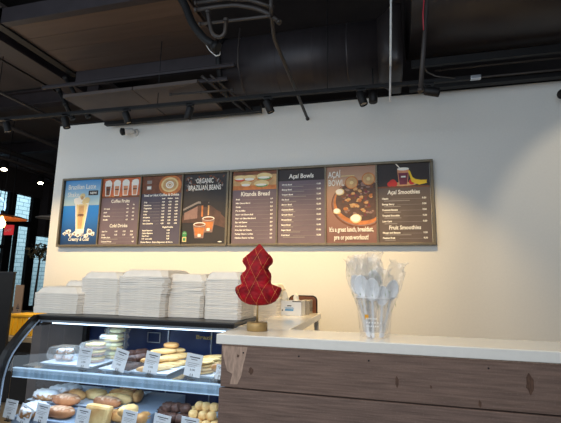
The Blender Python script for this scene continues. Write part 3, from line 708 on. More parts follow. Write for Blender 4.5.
# back doors
q = MB(M['blueback'], M['steel'])
q.box(Lc(KX0,2.31,.5), Lc(KX2,2.33,TOPZ-.066))
for x in (-1.70,-1.58,-1.28,-1.0): q.box(Lc(x,2.302,.5), Lc(x+.006,2.312,TOPZ-.03), 1)
q.build('rear_door', dc)
q = MB(M['steel']); x_ = at(148,332,1,2.30); x2_ = at(160,343,1,2.30)
for a_, b_ in (((x_.x,x_.z-.004),(x2_.x,x_.z)),((x_.x,x2_.z),(x2_.x,x2_.z+.004)),((x_.x,x2_.z),(x_.x+.004,x_.z)),((x2_.x-.004,x2_.z),(x2_.x,x_.z))):
    q.box(Lc(a_[0],2.297,a_[1]), Lc(b_[0],2.301,b_[1]))
q.build('door_outline', dc)  # thin steel rectangle outline set just before the rear door
sgn = Flat(.10,.05, pm('sign_gold',(206,176,96)))
sgn.text('Brazil', 0, .05, .62, 0, width=1, off=.0004)
p_ = at(196,336.5,1,2.30); sgn.done('door_lettering', dc, (p_.x-ox, 2.299-oy, p_.z-.015))
# shelf
SHZ = Z(-.462)
q = MB(M['shelfglass'], M['steel']); q.box(Lc(KX0+.01,1.765,SHZ-.008), Lc(KX2,2.20,SHZ), 0); q.box(Lc(KX0+.01,2.19,SHZ-.03), Lc(KX2,2.21,SHZ-.008), 1); q.build('glass_shelf', dc)
q = MB(mat('price_channel', srgb(150,180,205), .25, noise_s=6, noise_a=.25, stretch=(8,1,1))); q.box(Lc(KX0+.01,1.755,SHZ-.042), Lc(KX2,1.765,SHZ-.004)); q.build('price_channel', dc)
q = MB(M['edge']); q.box(Lc(KX0+.01,1.752,SHZ-.004), Lc(KX2,1.768,SHZ+.0)); q.box(Lc(KX0+.01,1.753,SHZ-.046), Lc(KX2,1.766,SHZ-.042)); q.box(Lc(KX0+.05,1.79,SHZ-.022), Lc(KX1-.04,1.815,SHZ-.010)); q.build('shelf_light', dc)
# lower deck and base
DZ = Z(-.76)
q = MB(M['casewhite']); q.box(Lc(KX0,1.71,DZ-.03), Lc(KX2,2.31,DZ)); q.build('lower_deck', dc)
q = MB(M['blackg']); q.box(Lc(KX0-.030,1.70,.0), Lc(KX2,2.34,DZ-.03)); q.build('base_cabinet', dc)

# cases lights
def area(loc, size, size_y, power, col, rot, name='lamp'):
    l = bpy.data.lights.new(name, 'AREA'); l.shape = 'RECTANGLE'; l.size = size; l.size_y = size_y; l.energy = power; l.color = col
    o = bpy.data.objects.new(name, l); COL.objects.link(o); o.location = loc; o.rotation_euler = rot; return o
area((ox, 1.95, TOPZ-.06), 1.05, .03, 3.0, (.62,.80,1), (R(-12),0,0), 'case_light')
area((ox, 1.80, SHZ-.05), 1.05, .03, 2.6, (.62,.80,1), (R(-15),0,0), 'shelf_lamp')

# ------------------------------------------------------------ takeout containers on top of the case
def container_mesh(top):
    q = MB(M['foam'])
    def sq(h, z, ch):
        c = h-ch; return [(c,-h,z),(h,-c,z),(h,c,z),(c,h,z),(-c,h,z),(-h,c,z),(-h,-c,z),(-c,-h,z)]
    if not top:
        q.skin([sq(.1125,0,.016), sq(.1145,.0012,.016), sq(.1150,.0095,.016), sq(.1125,.0112,.017)], smooth=False)
    else:
        q.skin([sq(.1125,0,.016), sq(.1150,.0015,.016), sq(.1150,.010,.016), sq(.110,.012,.018), sq(.099,.038,.022), sq(.088,.047,.026)], smooth=False)
        for s_ in (-1,1):     # moulded ribs along the shoulders
            for k in range(10):
                t = -.0765 + k*.017
                for ax_ in (0,1):
                    a_, b_ = (t-.0035, .1095*s_, .0125), (t+.0035, .0995*s_, .0375)
                    vs = [(a_[0],a_[1],a_[2]),(b_[0],a_[1],a_[2]),(b_[0],b_[1],b_[2]),(a_[0],b_[1],b_[2])]
                    if ax_: vs = [(v[1],v[0],v[2]) for v in vs]
                    q.poly([(v[0], v[1], v[2]+.0008) for v in vs])
    o = q.build('takeout_container')
    return o
cont = container_mesh(False); contT = container_mesh(True); contT.name = 'takeout_container'
used = [False]
stacks = [  # px left, px right, py bottom, y plane front, base z, top z, count, rot, name
    ('low leftmost stack', 29.5, 79, 1.975, TOPZ, Z(-.066), 10, 5),
    ('low stack half hidden behind the leftmost one', 60, 86, 2.19, TOPZ, Z(-.035), 9, 8),
    ('second large stack from the left', 77, 119, 2.02, TOPZ, Z(.022), 17, 2),
    ('tallest stack, in the middle', 115, 168, 2.0, TOPZ, Z(.036), 18, -4),
    ('stack just right of the tallest one', 162, 203, 2.045, TOPZ, Z(.016), 17, 1),
    ('stack left of the red fabric tree', 203, 243, 2.015, TOPZ, Z(.030), 18, -3),
    ('short stack half behind the red fabric tree', 239, 279, 2.55, Z(-.30), Z(-.035), 15, 3)]
for nm, l, r, y, z0, z1, n_, rot in stacks:
    xl, xr = at(l, 300, 1, y).x, at(r, 300, 1, y).x
    w = (xr-xl); s = w/.235/(abs(math.cos(R(rot)))+abs(math.sin(R(rot)))*.75)
    cx, cy = (xl+xr)/2, y + .115*s
    dz_ = (z1 - z0 - .046)/(n_-1)
    for k in range(n_):
        lab = ('white clamshell takeout container nested in the ' + nm) if k < n_-1 else 'topmost white clamshell container of the ' + nm
        loc = (cx+random.uniform(-.0014,.0014), cy+random.uniform(-.001,.001), z0 + k*dz_ + .0005)
        rz = R(rot + random.uniform(-.7,.7) + (random.choice((0,3)) if 'tallest' in nm and k > 9 else 0))
        kx = s*(1.06 if ('tallest' in nm and k > 9) else 1)
        if not used[0]:
            used[0] = True; o = cont; o.location = loc; o.rotation_euler = (0,0,rz); o.scale = (kx, s, dz_/.0118)
            tag(o, lab, 'container')
        else:
            o = dup(cont, loc, rz, lab, scale=(kx, s, dz_/.0118))
            if k == n_-1: o.data = contT.data; o.scale = (kx, s, 1)
        o['group'] = 'containers in the ' + nm
        if k == n_-1: o['group'] = 'topmost containers of the stacks'

bpy.data.objects.remove(contT)
# back shelf that carries the short stack
bs = thing('back_counter', 'low white back counter behind the display case', 'counter', (-1.5, 2.65, 0))
q = MB(M['quartz']); q.box((-.95,-.22,Z(-.33)),(.78,.25,Z(-.301)), bev=.003); q.build('worktop', bs)
q = MB(mat('cabinet_taupe', srgb(110,100,96), .5, noise_s=6, noise_a=.15)); q.box((-.93,-.19,0),(.77,.24,Z(-.33))); q.build('cabinet_body', bs)

# ------------------------------------------------------------ red fabric tree
TXc, TYc = at(257,330.6,2,CZ).x, at(257,330.6,2,CZ).y
ft = thing('fabric_tree', 'red quilted velvet christmas tree on a round brass base', 'ornament', (TXc, TYc, CZ))
q = MB(M['brass']); q.lathe([(.044,0),(.047,.002),(.047,.034),(.044,.037),(.006,.0375)], n=36); q.build('base', ft)
q = MB(M['brass']); q.lathe([(.0045,.03),(.0045,.16)], n=12); q.build('stem', ft)
S = .00487     # metres per photo pixel at the tree
out = [  # height above counter (px), left half width, right half width (px) about the stem
    (24.5,1.5,1.5),(25.2,8,9),(26.5,12,13),(29,16,17),(33,19,19.5),(36,21,21),(39,21.8,22),(41.5,21.2,21.8),(43.2,18,17),(44.6,15.5,12.5),
    (46.5,15.8,11.8),(49,16.8,12),(52,17,12.2),(54.5,15.5,11.8),(57,12.5,10.2),(59,11.4,9),(61.5,12.2,10),(64,14.5,12.8),(66.5,15.6,13.6),(69,15,13.2),
    (71.5,12.2,11.6),(74.5,8.8,8.2),(77.5,5.5,5.8),(80.5,2.6,3.6),(82.3,.9,2),(83.2,.3,.8)]
def wid(h):
    for a_, b_ in zip(out, out[1:]):
        if a_[0] <= h <= b_[0]:
            t = (h-a_[0])/(b_[0]-a_[0]); t = t*t*(3-2*t)*.5 + t*.5
            return a_[1]+(b_[1]-a_[1])*t, a_[2]+(b_[2]-a_[2])*t
    return .3,.8
def surf(h, a):     # point on the cushion surface
    l, r = wid(h); c, s_ = math.cos(a), math.sin(a); w = (r if c > 0 else l); m_ = (l+r)/2
    e_ = min(1, max(.02, (83.6-h)/26))**.55 * min(1, max(.02, (h-24.2)/7))**.5
    d = 9.5*e_*min(1, (m_/8)**.5)
    k = abs(s_)**.8
    wob = 1 + .10*noise.noise(Vector((c*3.2, s_*2, h*.11))) + .05*noise.noise(Vector((c*9, 3, h*.33)))
    return Vector((c*w*S*1.04, -math.copysign(k, s_)*d*S*wob, (h-1.2)*S*.985))
NH = 84; q = MB(M['velvet'])
q.skin([[tuple(surf(24.5 + (83.2-24.5)*i/NH, 2*PI*j/44)) for j in range(44)] for i in range(NH+1)]); q.build('cushion', ft)
q = MB(M['gold'])
for sgn_ in (-1,1):
    for k0 in range(-9,10):
        run = []
        for i in range(120):
            h = 25.5 + 57*i/119; x = sgn_*(h-54)*.50 + k0*11.5 + (3 if sgn_ > 0 else -2)
            l, r = wid(h); w = r if x > 0 else l
            if abs(x) < w*.97:
                pnt = surf(h, math.acos(max(-1,min(1, x/w)))); run.append(pnt + Vector((0,-.0006,0)))
            else:
                if len(run) > 3: q.tube(run, .0007, 4)
                run = []
        if len(run) > 3: q.tube(run, .0007, 4)
q.build('quilting_thread', ft)

# ------------------------------------------------------------ clear cup of wrapped spoons
PX, PY = -.045, 1.79
cp = thing('plastic_cup', 'large clear plastic cup with an orange sticker, full of wrapped spoons', 'cup', (PX, PY, CZ))
H = .163
def cr(z): return .060 + (.077-.060)*z/H
q = MB(M['cup']); q.lathe([(cr(0)-.006,.0008),(cr(0),.004)] + [(cr(z),z) for z in (.02,.05,.09,.13,H-.004)] + [(cr(H)+.003,H-.002),(cr(H)+.003,H+.002),(cr(H)-.002,H+.001),(cr(H)-.003,H-.01)], n=40, cap=False)
q.lathe([(.0005,.0012),(cr(0)-.006,.0012)], n=40, cap=False); q.build('cup_wall', cp)
q = MB(M['spoon']); q.tube([((cr(H)+.002)*math.cos(2*PI*i/40), (cr(H)+.002)*math.sin(2*PI*i/40), H) for i in range(41)], .0016, 6, cap=False); q.build('rim', cp)
q = MB(M['orange'])
a0 = R(-122); q.poly([((cr(z)+.001)*math.cos(a0+da), (cr(z)+.001)*math.sin(a0+da), z) for da, z in ((0,.078),(.24,.078),(.24,.096),(0,.096))]); q.build('sticker', cp)
q = MB(M['spoon'])
for k_, (z_, w_) in enumerate(((.078,.5),(.062,.75),(.048,.6))):
    for j in range(6):
        a1 = R(-118)+j*.16*w_*1.4
        q.poly([((cr(z)+.001)*math.cos(a1+da), (cr(z)+.001)*math.sin(a1+da), z) for da, z in ((0,z_),(.07,z_),(.07,z_+.006),(0,z_+.006))])
q.build('faint_lettering', cp)
def spoon_at(base, tip, face, lab, big=1.0):
    base, tip = Vector(base), Vector(tip); ax = (tip-base); Ls = ax.length; ax.normalize()
    nrm = (Vector(face) - Vector(face).dot(ax)*ax).normalized(); side = ax.cross(nrm)
    t = thing('wrapped_spoon', lab, 'spoon', (PX+base.x, PY+base.y, CZ+base.z), group='wrapped spoons in the clear cup')
    BL, BW = .088*big, .028*big
    q = MB(M['spoon'])
    rings = []
    for i in range(6):
        s_ = i/5*(Ls-BL*1.45); w = .005 - .001*i/5; rings.append([tuple(ax*s_ + side*w*cx + nrm*.0012*cz_) for cx, cz_ in ((-1,-1),(1,-1),(1,1),(-1,1))])
    q.skin(rings, smooth=False); q.build('handle', t)
    q = MB(M['spoon']); c = ax*(Ls-BL); rings = []
    for i in range(9):
        rr_ = i/8; rings.append([tuple(c + ax*(BL*.5*rr_*math.cos(a)*(1.0 if math.cos(a) > 0 else 1.0)) + side*(BW*rr_*math.sin(a)) - nrm*(.011*(1-rr_**2))) for a in [2*PI*k/28 for k in range(28)]])
    rings = rings[1:]
    q.skin(rings, cap=False)
    q.poly([rings[0][k] for k in range(28)], smooth=True)
    o = q.build('bowl', t); sm = o.modifiers.new('s','SOLIDIFY'); sm.thickness = .0014
    # crumpled film sleeve
    q = MB(M['film'], M['green']); rings = []
    seed = random.uniform(0,50)
    nz_ = 22
    for i in range(nz_+1):
        s_ = .02 + (Ls + .032*big - .02)*i/nz_; f = i/nz_
        w = (.013 + .022*min(1, max(0,(f-.25)/.4))) * big
        if f > .86: w *= 1 - .25*math.sin((f-.86)/.14*PI)
        ring_ = []
        for k in range(20):
            a = 2*PI*k/20
            jj = noise.noise(Vector((math.cos(a)*1.6, math.sin(a)*1.6, seed + f*9)))
            j2 = noise.noise(Vector((math.cos(a)*4, math.sin(a)*4, seed*2 + f*22)))
            g_ = 1 + (.18*jj + .12*j2)*(1 + 1.6*max(0,f-.7)/.3)
            zz = s_ + (.016*j2 + .012*jj if f > .8 else 0)
            ring_.append(tuple(ax*zz + side*w*g_*math.cos(a)*1.08 + nrm*w*.62*g_*math.sin(a)))
        rings.append(ring_)
    q.skin(rings, cap=False, smooth=False); q.build('film_sleeve', t)
    q = MB(M['green'])
    for _ in range(5):
        a = random.uniform(.2, PI-.2); s_ = Ls*random.uniform(.35,1.02); w = .029*big
        c0 = ax*s_ + side*w*math.cos(a) + nrm*w*.66*math.sin(a); d1 = (ax*.9+side*random.uniform(-.6,.6)).normalized()*random.uniform(.004,.010); d2 = side*.0016
        q.poly([tuple(c0-d1), tuple(c0+d2), tuple(c0+d1), tuple(c0-d2)])
    q.build('green_print', t)
# bases sit on the cup bottom, tips fan out
spoon_at((-.022,-.030,.004), (-.062,-.046,.302), (-.1,-1,.1), 'wrapped white spoon leaning left at the front of the cup', 1.08)
spoon_at((-.006,-.038,.004), (-.006,-.056,.290), (.05,-1,.15), 'wrapped white spoon standing front and centre in the cup', 1.08)
spoon_at((.022,-.032,.004), (.040,-.044,.255), (.3,-1,.1), 'wrapped white spoon right of the front centre one', .95)
spoon_at((.030,-.012,.004), (.094,-.020,.280), (.5,-1,.1), 'wrapped white spoon leaning farthest right in the cup', 1.0)
spoon_at((-.030,.000,.004), (-.090,-.004,.300), (-.6,-1,.1), 'wrapped white spoon leaning farthest left in the cup', 1.0)
spoon_at((-.010,.000,.004), (.004,.005,.322), (0,-1,.1), 'tallest wrapped spoon rising in the middle of the cup', 1.02)
spoon_at((-.018,.030,.004), (-.042,.036,.300), (-.3,-1,.1), 'wrapped spoon at the back left of the cup', 1.0)

# ------------------------------------------------------------ boxes on the return
gb = thing('glove_box', 'white box with blue print on the far end of the counter return', 'box', (-.607, 2.68, CZ), R(-3))
q = MB(M['cardw'], M['ink'])
W2, D2, H2 = .088, .055, .093
q.box((-W2,-D2,0),(W2,-D2+.002,H2)); q.box((-W2,D2-.002,0),(W2,D2,H2)); q.box((-W2,-D2,0),(-W2+.002,D2,H2)); q.box((W2-.002,-D2,0),(W2,D2,H2)); q.box((-W2,-D2,.0005),(W2,D2,.003))
q.box((-W2,-D2,H2-.002),(W2,-D2+.02,H2)); q.box((-W2,D2-.02,H2-.002),(W2,D2,H2)); q.build('carton', gb)
f = Flat(2*W2, H2, M['cardw'], M['ink'], M['blueink'])
f.rect(.66,.93,.995,.995,1); f.rect(.46,.63,.62,.70,1); f.rect(.38,.32,.70,.44,2); f.rect(.40,.46,.72,.50,2); f.rect(.26,.30,.30,.40,1); f.rect(.36,.54,.70,.57,2)
f.done('printed_front', gb, (-W2, -D2, 0))
def crumple(parent, name, c, sx, sy, sz, mt, seed):
    q = MB(mt); rings = []
    for i in range(10):
        f_ = i/9; rings.append([(c[0]+sx*(1-.55*f_)*math.cos(a)*(1+.5*noise.noise(Vector((math.cos(a)*2,seed,f_*4)))), c[1]+sy*(1-.5*f_)*math.sin(a)*(1+.5*noise.noise(Vector((math.sin(a)*2,seed+3,f_*4)))), c[2]+sz*f_*(1+.4*noise.noise(Vector((math.cos(a)*1.5,math.sin(a)*1.5,seed))))) for a in [2*PI*k/16 for k in range(16)]])
    q.skin(rings); return q.build(name, parent)
crumple(gb, 'glove', (-.045,0,.06), .04, .03, .085, M['tissue'], 1.3)
crumple(gb, 'glove', (.035,.01,.06), .03, .03, .068, M['tissue'], 5.1)
g2 = thing('grey_carton', 'small grey striped carton behind the white box', 'box', (-.522, 2.79, CZ), R(0))
q = MB(M['greybox']); q.box((-.03,-.05,0),(.03,.08,.092), bev=.002); q.build('carton', g2)
q = MB(M['ink'])
for z_ in (.022,.030,.038): q.box((.0301,-.04,z_),(.0308,.07,z_+.003))
q.build('stripe', g2)
g3 = thing('wooden_tray', 'dark brown rounded tray standing at the end of the return', 'tray', (-.565, 2.895, CZ), 0)
q = MB(M['brownbox'])
def rrect(hx, z0, z1, r, y):
    pts = []
    for cx, cz_, a0 in ((hx-r,z1-r,0),(-hx+r,z1-r,90)):
        for k in range(6): a = R(a0+k*18); pts.append((cx+r*math.cos(a), y, cz_+r*math.sin(a)))
    return pts + [(-hx,y,z0),(hx,y,z0)]
q.skin([rrect(.095,.0,.112,.03,-.012), rrect(.095,.0,.112,.03,.012)], smooth=False); q.build('panel', g3)
q = MB(M['black']); a_ = rrect(.098,.0,.115,.032,0); q.tube([Vector(p_) for p_ in [a_[-1]]+a_[:12]+[a_[-2]]], .006, 6); q.build('rim', g3)

# ------------------------------------------------------------ pastries
def bun_mesh(name, mt, l, w, h, e=.75, bumps=.06, seed=0, twist=0, n1=14, n2=22):
    q = MB(mt); rings = []
    for i in range(n1+1):
        t = -1 + 2*i/n1; t = math.sin(t*PI/2); k = max(.02, (1-abs(t)**3.2))**.5
        ring_ = []
        for j in range(n2):
            a = 2*PI*j/n2; c, s_ = math.cos(a), math.sin(a)
            c = math.copysign(abs(c)**e, c); s_ = math.copysign(abs(s_)**e, s_)
            nn = 1 + bumps*noise.noise(Vector((t*3*l/w, c*2+seed, s_*2)))*2 + (.05*math.sin(t*16+twist*a) if twist else 0)
            ring_.append((t*l/2, c*w/2*k*nn, h/2 + s_*h/2*k*nn))
        rings.append(ring_)
    q.skin(rings); return q.build(name)
protos = {}
def pastry(kind, label, cat, px, py, y, rz, group, mt, l, w, h, z=None, e=.8, bumps=.06, twist=0, tilt=0, name=None):
    """set one pastry at (x from the photo column, depth y), resting at height z"""
    key = (kind, mt, l, w, h)
    p_ = at(px, py, 1, y)
    zz = z if z is not None else p_.z - h/2
    if key not in protos:
        o = bun_mesh(name or kind, M[mt], l, w, h, e, bumps, random.uniform(0,9), twist); protos[key] = o
    else:
        o = protos[key].copy(); COL.objects.link(o)
    o.location = (p_.x, y, zz); o.rotation_euler = (R(tilt), 0, R(rz)); tag(o, label, cat, group)
    return o
def tray(label, x0, x1, y0, y1, z, mt='tray', rz=0):
    cx, cy = (x0+x1)/2, (y0+y1)/2; t = thing('serving_tray', label, 'tray', (cx, cy, z), R(rz)); a_, b_ = (x1-x0)/2, (y1-y0)/2
    def rg(k, z_): return [(-a_-k,-b_-k,z_),(a_+k,-b_-k,z_),(a_+k,b_+k,z_),(-a_-k,b_+k,z_)]
    q = MB(M[mt]); q.skin([rg(-.014,.0006), rg(0,.012), rg(.004,.013), rg(.004,.0145), rg(-.001,.014), rg(-.014,.003)], smooth=False); q.build('pan', t)
    q = MB(M['paper']); q.box((-a_+.018,-b_+.018,.0032),(a_-.018,b_-.018,.0040)); q.build('liner_paper', t)
    return t
def card(px0, px1, py0, py1, y, lab, lean=0, z0=None):
    """folded price card on a small clip"""
    c0 = at((px0+px1)/2, py1, 1, y); w = abs(at(px1,py1,1,y).x-at(px0,py1,1,y).x); h = at((px0+px1)/2,py0,1,y).z - c0.z
    base = c0.z if z0 is None else z0
    t = thing('price_card', lab, 'price card', (c0.x, y, base), R(-14), group='price cards in the pastry case'); t.rotation_euler = (R(-8), R(lean), R(-10))
    hh = h + (c0.z-base)
    q = MB(M['cardw']); q.box((-w/2,0,.012),(w/2,.0012,hh)); q.build('card', t)
    f = Flat(w, hh, M['ink'])
    f.rect(.2,.84,.85,.88,0); f.rect(.3,.76,.7,.785,0)
    if hh > .05:
        for k in range(3): f.rect(.15,.62-.07*k,.85-.1*k,.632-.07*k,0)
    f.text('$ 4.95', .5, .33, .10, 0, 'CENTER', width=.3, off=.0003)
    f.done('printing', t, (-w/2, 0, 0))
    q = MB(M['black'])
    for s_ in (-1,1): q.tube([(s_*.006-.0,-.003,.004),(s_*.006,-.003,.024)], .0012, 5)
    q.box((-.018,-.008,0),(.018,.012,.004), bev=.001); q.tube([(-.006,0,.003),(-.006,.006,.02)], .001, 5); q.build('clip', t)
    return t
U = SHZ + .001      # upper shelf surface
# --- upper shelf
def cxy(px, y): return at(px, 355, 1, y).x
tray('flat grey tray under the clear cake containers', cxy(56,1.93), cxy(106,1.93), 1.83, 2.08, U)
def clear_box(label, px, y, w, d, h, layers, z=U+.004, rz=0):
    c = (cxy(px,y), y, z); t = thing('clear_container', label, 'container', c, R(rz))
    q = MB(M['film']); 
    def rg(k, z_): return [(-w/2*k,-d/2*k,z_),(w/2*k,-d/2*k,z_),(w/2*k,d/2*k,z_),(-w/2*k,d/2*k,z_)]
    q.skin([rg(.84,0), rg(.97,h*.45), rg(1.0,h*.5), rg(.97,h*.54), rg(.84,h)], smooth=False); o = q.build('clear_shell', t)
    b_ = o.modifiers.new('b','BEVEL'); b_.width = .008; b_.segments = 2
    for k, (mt, l_, w_, h_, zz, x_) in enumerate(layers):
        o = bun_mesh('food_piece', M[mt], l_, w_, h_, .6, .08, k+1.5*px); o.parent = t; o.location = (x_, 0, zz)
    return t
clear_box('clear container of sugared chocolate chip rings, leftmost on upper shelf', 64, 1.95, .13, .12, .075,
    [('sugar',.05,.045,.03,.004,-.03),('sugar',.05,.045,.03,.004,.028),('sugar',.05,.045,.028,.034,-.02),('choc',.03,.03,.02,.036,.025),('sugar',.045,.04,.026,.04,.03),('choc',.022,.02,.014,.006,-.002)])
for k in range(3):
    clear_box(['bottom clear container of layered cake behind the second price card','middle clear container of layered cake behind the second price card','top clear container of layered cake behind the second price card'][k], 95, 1.97, .125, .12, .035,
        [('brownd',.10,.09,.012,.002,0),('cake',.10,.09,.018,.012,0)], z=U+.004+.0355*k, rz=4)
for k in range(3):
    clear_box(['lowest clear container of cream filled rolls on the upper shelf','second clear container of cream filled rolls on the upper shelf','third clear container of cream filled rolls on the upper shelf'][k], 113, 2.10, .13, .11, .045,
        [('cake',.11,.085,.02,.002,0),('cream',.10,.08,.022,.02,0)], z=U+.001+.0455*k, rz=-3)
cb = clear_box('topmost pale green cream roll container at the back of the upper shelf', 116, 2.10, .11, .10, .035, [('cream',.085,.075,.026,.004,0)], z=U+.002+.0455*3)
x0, x1 = cxy(117,1.93), cxy(140,1.93)
tray('white tray of dark chocolate pastries on the upper shelf', x0, x1+.04, 1.80, 2.12, U, rz=-2)
for i in range(8):
    pastry('chocolate_pastry', 'dark chocolate twist pastry on the upper shelf tray', 'pastry', 132+(i%2)*12+(i//4)*-3, 350, 1.86+.065*(i%4), 70+random.uniform(-15,15), 'dark chocolate pastries on the upper shelf', 'choc', .10, .045, .036, z=U+.004+.03*(i//4), bumps=.14, twist=2)
xa = cxy(164,1.93); tray('pale tray of golden breadsticks on the upper shelf', xa-.10, xa+.095, 1.80, 2.16, U)
for i, (px, y, z_, rz) in enumerate(((152,1.86,0,38),(160,1.90,0,35),(169,1.96,0,35),(178,2.02,0,35),(155,1.93,.026,36),(165,1.97,.026,34),(174,2.03,.026,36),(181,2.08,.026,34),(163,2.02,.052,34),(172,2.08,.050,20))):
    pastry('cheese_bread_stick', ['golden cheese bread stick in the bottom layer on the upper shelf','golden cheese bread stick in the second layer on the upper shelf','golden cheese bread stick topping the pile on the upper shelf'][0 if z_ == 0 else 1 if z_ < .03 else 2], 'bread stick', px, 355, y, rz, 'golden bread sticks on the upper shelf', 'pale', .14, .036, .028, z=U+.005+z_, e=.8, bumps=.05)
pastry('cheese_roll', 'single round golden roll crowning the bread stick pile', 'roll', 171, 351, 2.07, 5, None, 'golden', .085, .055, .032, z=U+.080)
xa = cxy(207,1.93); tray('pale tray of flat cookies at the right of the upper shelf', xa-.055, xa+.085, 1.82, 2.16, U)
for i in range(12):
    k, lev = i % 3, i//3
    pastry('flat_cookie', 'flat golden cookie stacked on the upper shelf right tray', 'cookie', 203+k*6, 355, 1.90+.08*k, 40+random.uniform(-12,12), 'flat cookies at the right of the upper shelf', 'pale', .12, .06, .014, z=U+.005+.0145*lev, e=.7, bumps=.04)
pastry('golden_roll', 'golden roll at the right end of the upper shelf', 'roll', 219, 365, 1.83, 20, None, 'golden', .07, .05, .035, z=U+.036)
clear_box('clear container below the golden roll at the right end', 220, 1.835, .06, .06, .034, [('golden',.045,.04,.02,.003,0)], z=U)
card(74.5,90,348,366.5,1.80,'price card in front of the clear cake containers on the upper shelf', 0, U)
card(109,124,349,367.5,1.80,'tilted price card in front of the cream roll containers', 10, U)
card(141,157,352,371.5,1.80,'price card in front of the dark chocolate pastries', 5, U)
card(182,200,354,374.5,1.80,'price card between the bread sticks and the flat cookies', 4, U)
card(214,224,365,380,1.785,'price card at the right end of the upper shelf', 2, U)
# --- lower deck
D = DZ + .001
def lx(px, y, py=405): return at(px, py, 1, y).x
def low_tray(lab, pa, pb, y0, y1, z, rz=0): ym = (y0+y1)/2; return tray(lab, lx(pa,ym), lx(pb,ym), y0, y1, z, rz=rz)
# raised wire steps carry the trays
stp = thing('display_riser', 'stepped riser under the pastry piles at the left of the lower shelf', 'riser', (ox, 2.02, D))
q = MB(M['casewhite']); q.box((-.555,-.245,0),(.15,-.15,.060), bev=.003); q.box((-.555,-.15,0),(.15,.24,.095), bev=.003); q.build('riser_block', stp)
stp2 = thing('display_riser', 'low flat riser under the chocolate buns and cheese balls', 'riser', (ox, 2.02, D))
q = MB(M['casewhite']); q.box((.16,-.17,0),(.59,.24,.024), bev=.003); q.build('riser_block', stp2)
D2z = D + .025; DL = D + .096
ym = 2.0
low_tray('tray of sugared pastries at the left of the lower shelf', 50, 82, 1.88, 2.20, DL)
low_tray('tray of golden rolls in the middle of the lower shelf', 92, 134, 1.88, 2.20, DL)
low_tray('pale tray of dark chocolate buns on the lower shelf', 150, 184, 1.87, 2.20, D2z)
low_tray('tray of cheese balls at the right of the lower shelf', 190, 218, 1.87, 2.20, D2z)
def P(kind, lab, cat, px, py, y, rz, grp, mt, l, w, h, **k):
    base = DL + .005 if y > 1.87 else D + .061
    z0 = at(px, py, 1, y).z - h/2; n_ = max(0, round((z0 - base)/(h*.8)))
    k.setdefault('z', base + n_*h*.8)
    return pastry(kind, lab, cat, px, py, y, rz, grp, mt, l, w, h, **k)
# lower layers that carry what the photo shows
sug = [(37,404,1.85,-3,.14),(47,391,1.93,-5,.15),(70,387,2.06,4,.14),(31,411,1.79,5,.11),(60,397,2.02,0,.13)]
for i, (px, py, y, rz, l) in enumerate(sug):
    P('sugared_pastry', ['sugar dusted pastry behind the left price cards','large sugar dusted pastry topping the left pile','sugar dusted pastry at the back of the left pile','sugar dusted pastry lowest at the left front','sugar dusted pastry under the large one at left'][i], 'pastry', px, py, y, rz, 'sugar dusted pastries on the lower shelf', 'sugar', l, .085, .052, bumps=.2, e=.7)
for i, (px, py, y, rz, lab) in enumerate(((66,403,1.89,-4,'long brown iced loaf pastry, upper of two'),(60,415,1.83,-3,'long brown iced loaf pastry, lower of two, behind cards'))):
    P('loaf_pastry', lab, 'pastry', px, py, y, rz, 'brown iced loaf pastries', 'brownd', .165, .075, .05, e=.65, bumps=.05)
for i, (px, py, y, rz, mt, l, w, lab) in enumerate((
        (77,396,1.98,-22,'golden',.14,.055,'golden braided roll lying diagonally behind the brown loaves'),
        (96,395,2.02,-10,'pale',.135,.08,'pale golden folded pastry behind the middle pile'),
        (118,399,1.98,-3,'pale',.17,.05,'pale golden long roll in the middle pile'),
        (122,392,2.06,-3,'golden',.16,.05,'golden long roll at the back of the middle pile'),
        (128,389,2.12,-3,'brownd',.12,.05,'brown topped roll farthest back in the middle pile'),
        (107,406,1.92,-6,'brownd',.17,.06,'brown crusted long roll across the middle pile'),
        (138,397,2.05,-70,'golden',.12,.05,'golden roll pointing forward at the right of the middle pile'),
        (118,413,1.86,-12,'golden',.15,.06,'golden long roll low at the front of the middle pile'),
        (128,412,1.83,60,'pale',.10,.055,'pale golden bun standing near the fifth price card'),
        (143,415,1.87,80,'golden',.09,.05,'small golden bun right of the pale bun'))):
    P('golden_roll', lab, 'roll', px, py, y, rz, 'golden rolls on the lower shelf', mt, l, w, .05, bumps=.07)
# square flat pastry
o = thing('square_pastry', 'large square pale pastry leaning at the front of the middle', 'pastry', tuple(at(97,414,1,1.80) - Vector((0,0,.045)))); o.rotation_euler = (R(-10),R(4),R(4))
q = MB(M['pale']); q.box((-.06,-.03,0),(.06,.03,.085), bev=.014); q.build('dough', o)
for i in range(16):
    lev = 0 if i < 8 else 1 if i < 13 else 2; k = i - (0,8,13)[lev]
    px = 160+ (k%4)*9 + lev*4; y = 1.88 + .075*(k//4) + .03*lev
    P('chocolate_bun', 'dark chocolate bun heaped on the lower shelf', 'bun', px, 405, y, random.uniform(0,180), 'dark chocolate buns on the lower shelf', 'choc', .062, .055, .045, z=D2z+.005+.036*lev, bumps=.16)
rnd = random.Random(11)
for i in range(34):
    lev = 0 if i < 14 else 1 if i < 25 else 2 if i < 31 else 3
    k = i - (0,14,25,31)[lev]; nx = (5,4,3,3)[lev]
    px = 186 + (k%nx)*8.2 + lev*4.2 + rnd.uniform(-1,1); y = 1.85 + .05*(k//nx) + .03*lev
    P('cheese_ball', 'round pale cheese ball heaped at the right of the lower shelf', 'cheese ball', px, 410, y, rnd.uniform(0,180), 'cheese balls on the lower shelf', 'pale', .046, .044, .040, z=D2z+.005+.031*lev, bumps=.05)
for k in range(5):
    pass
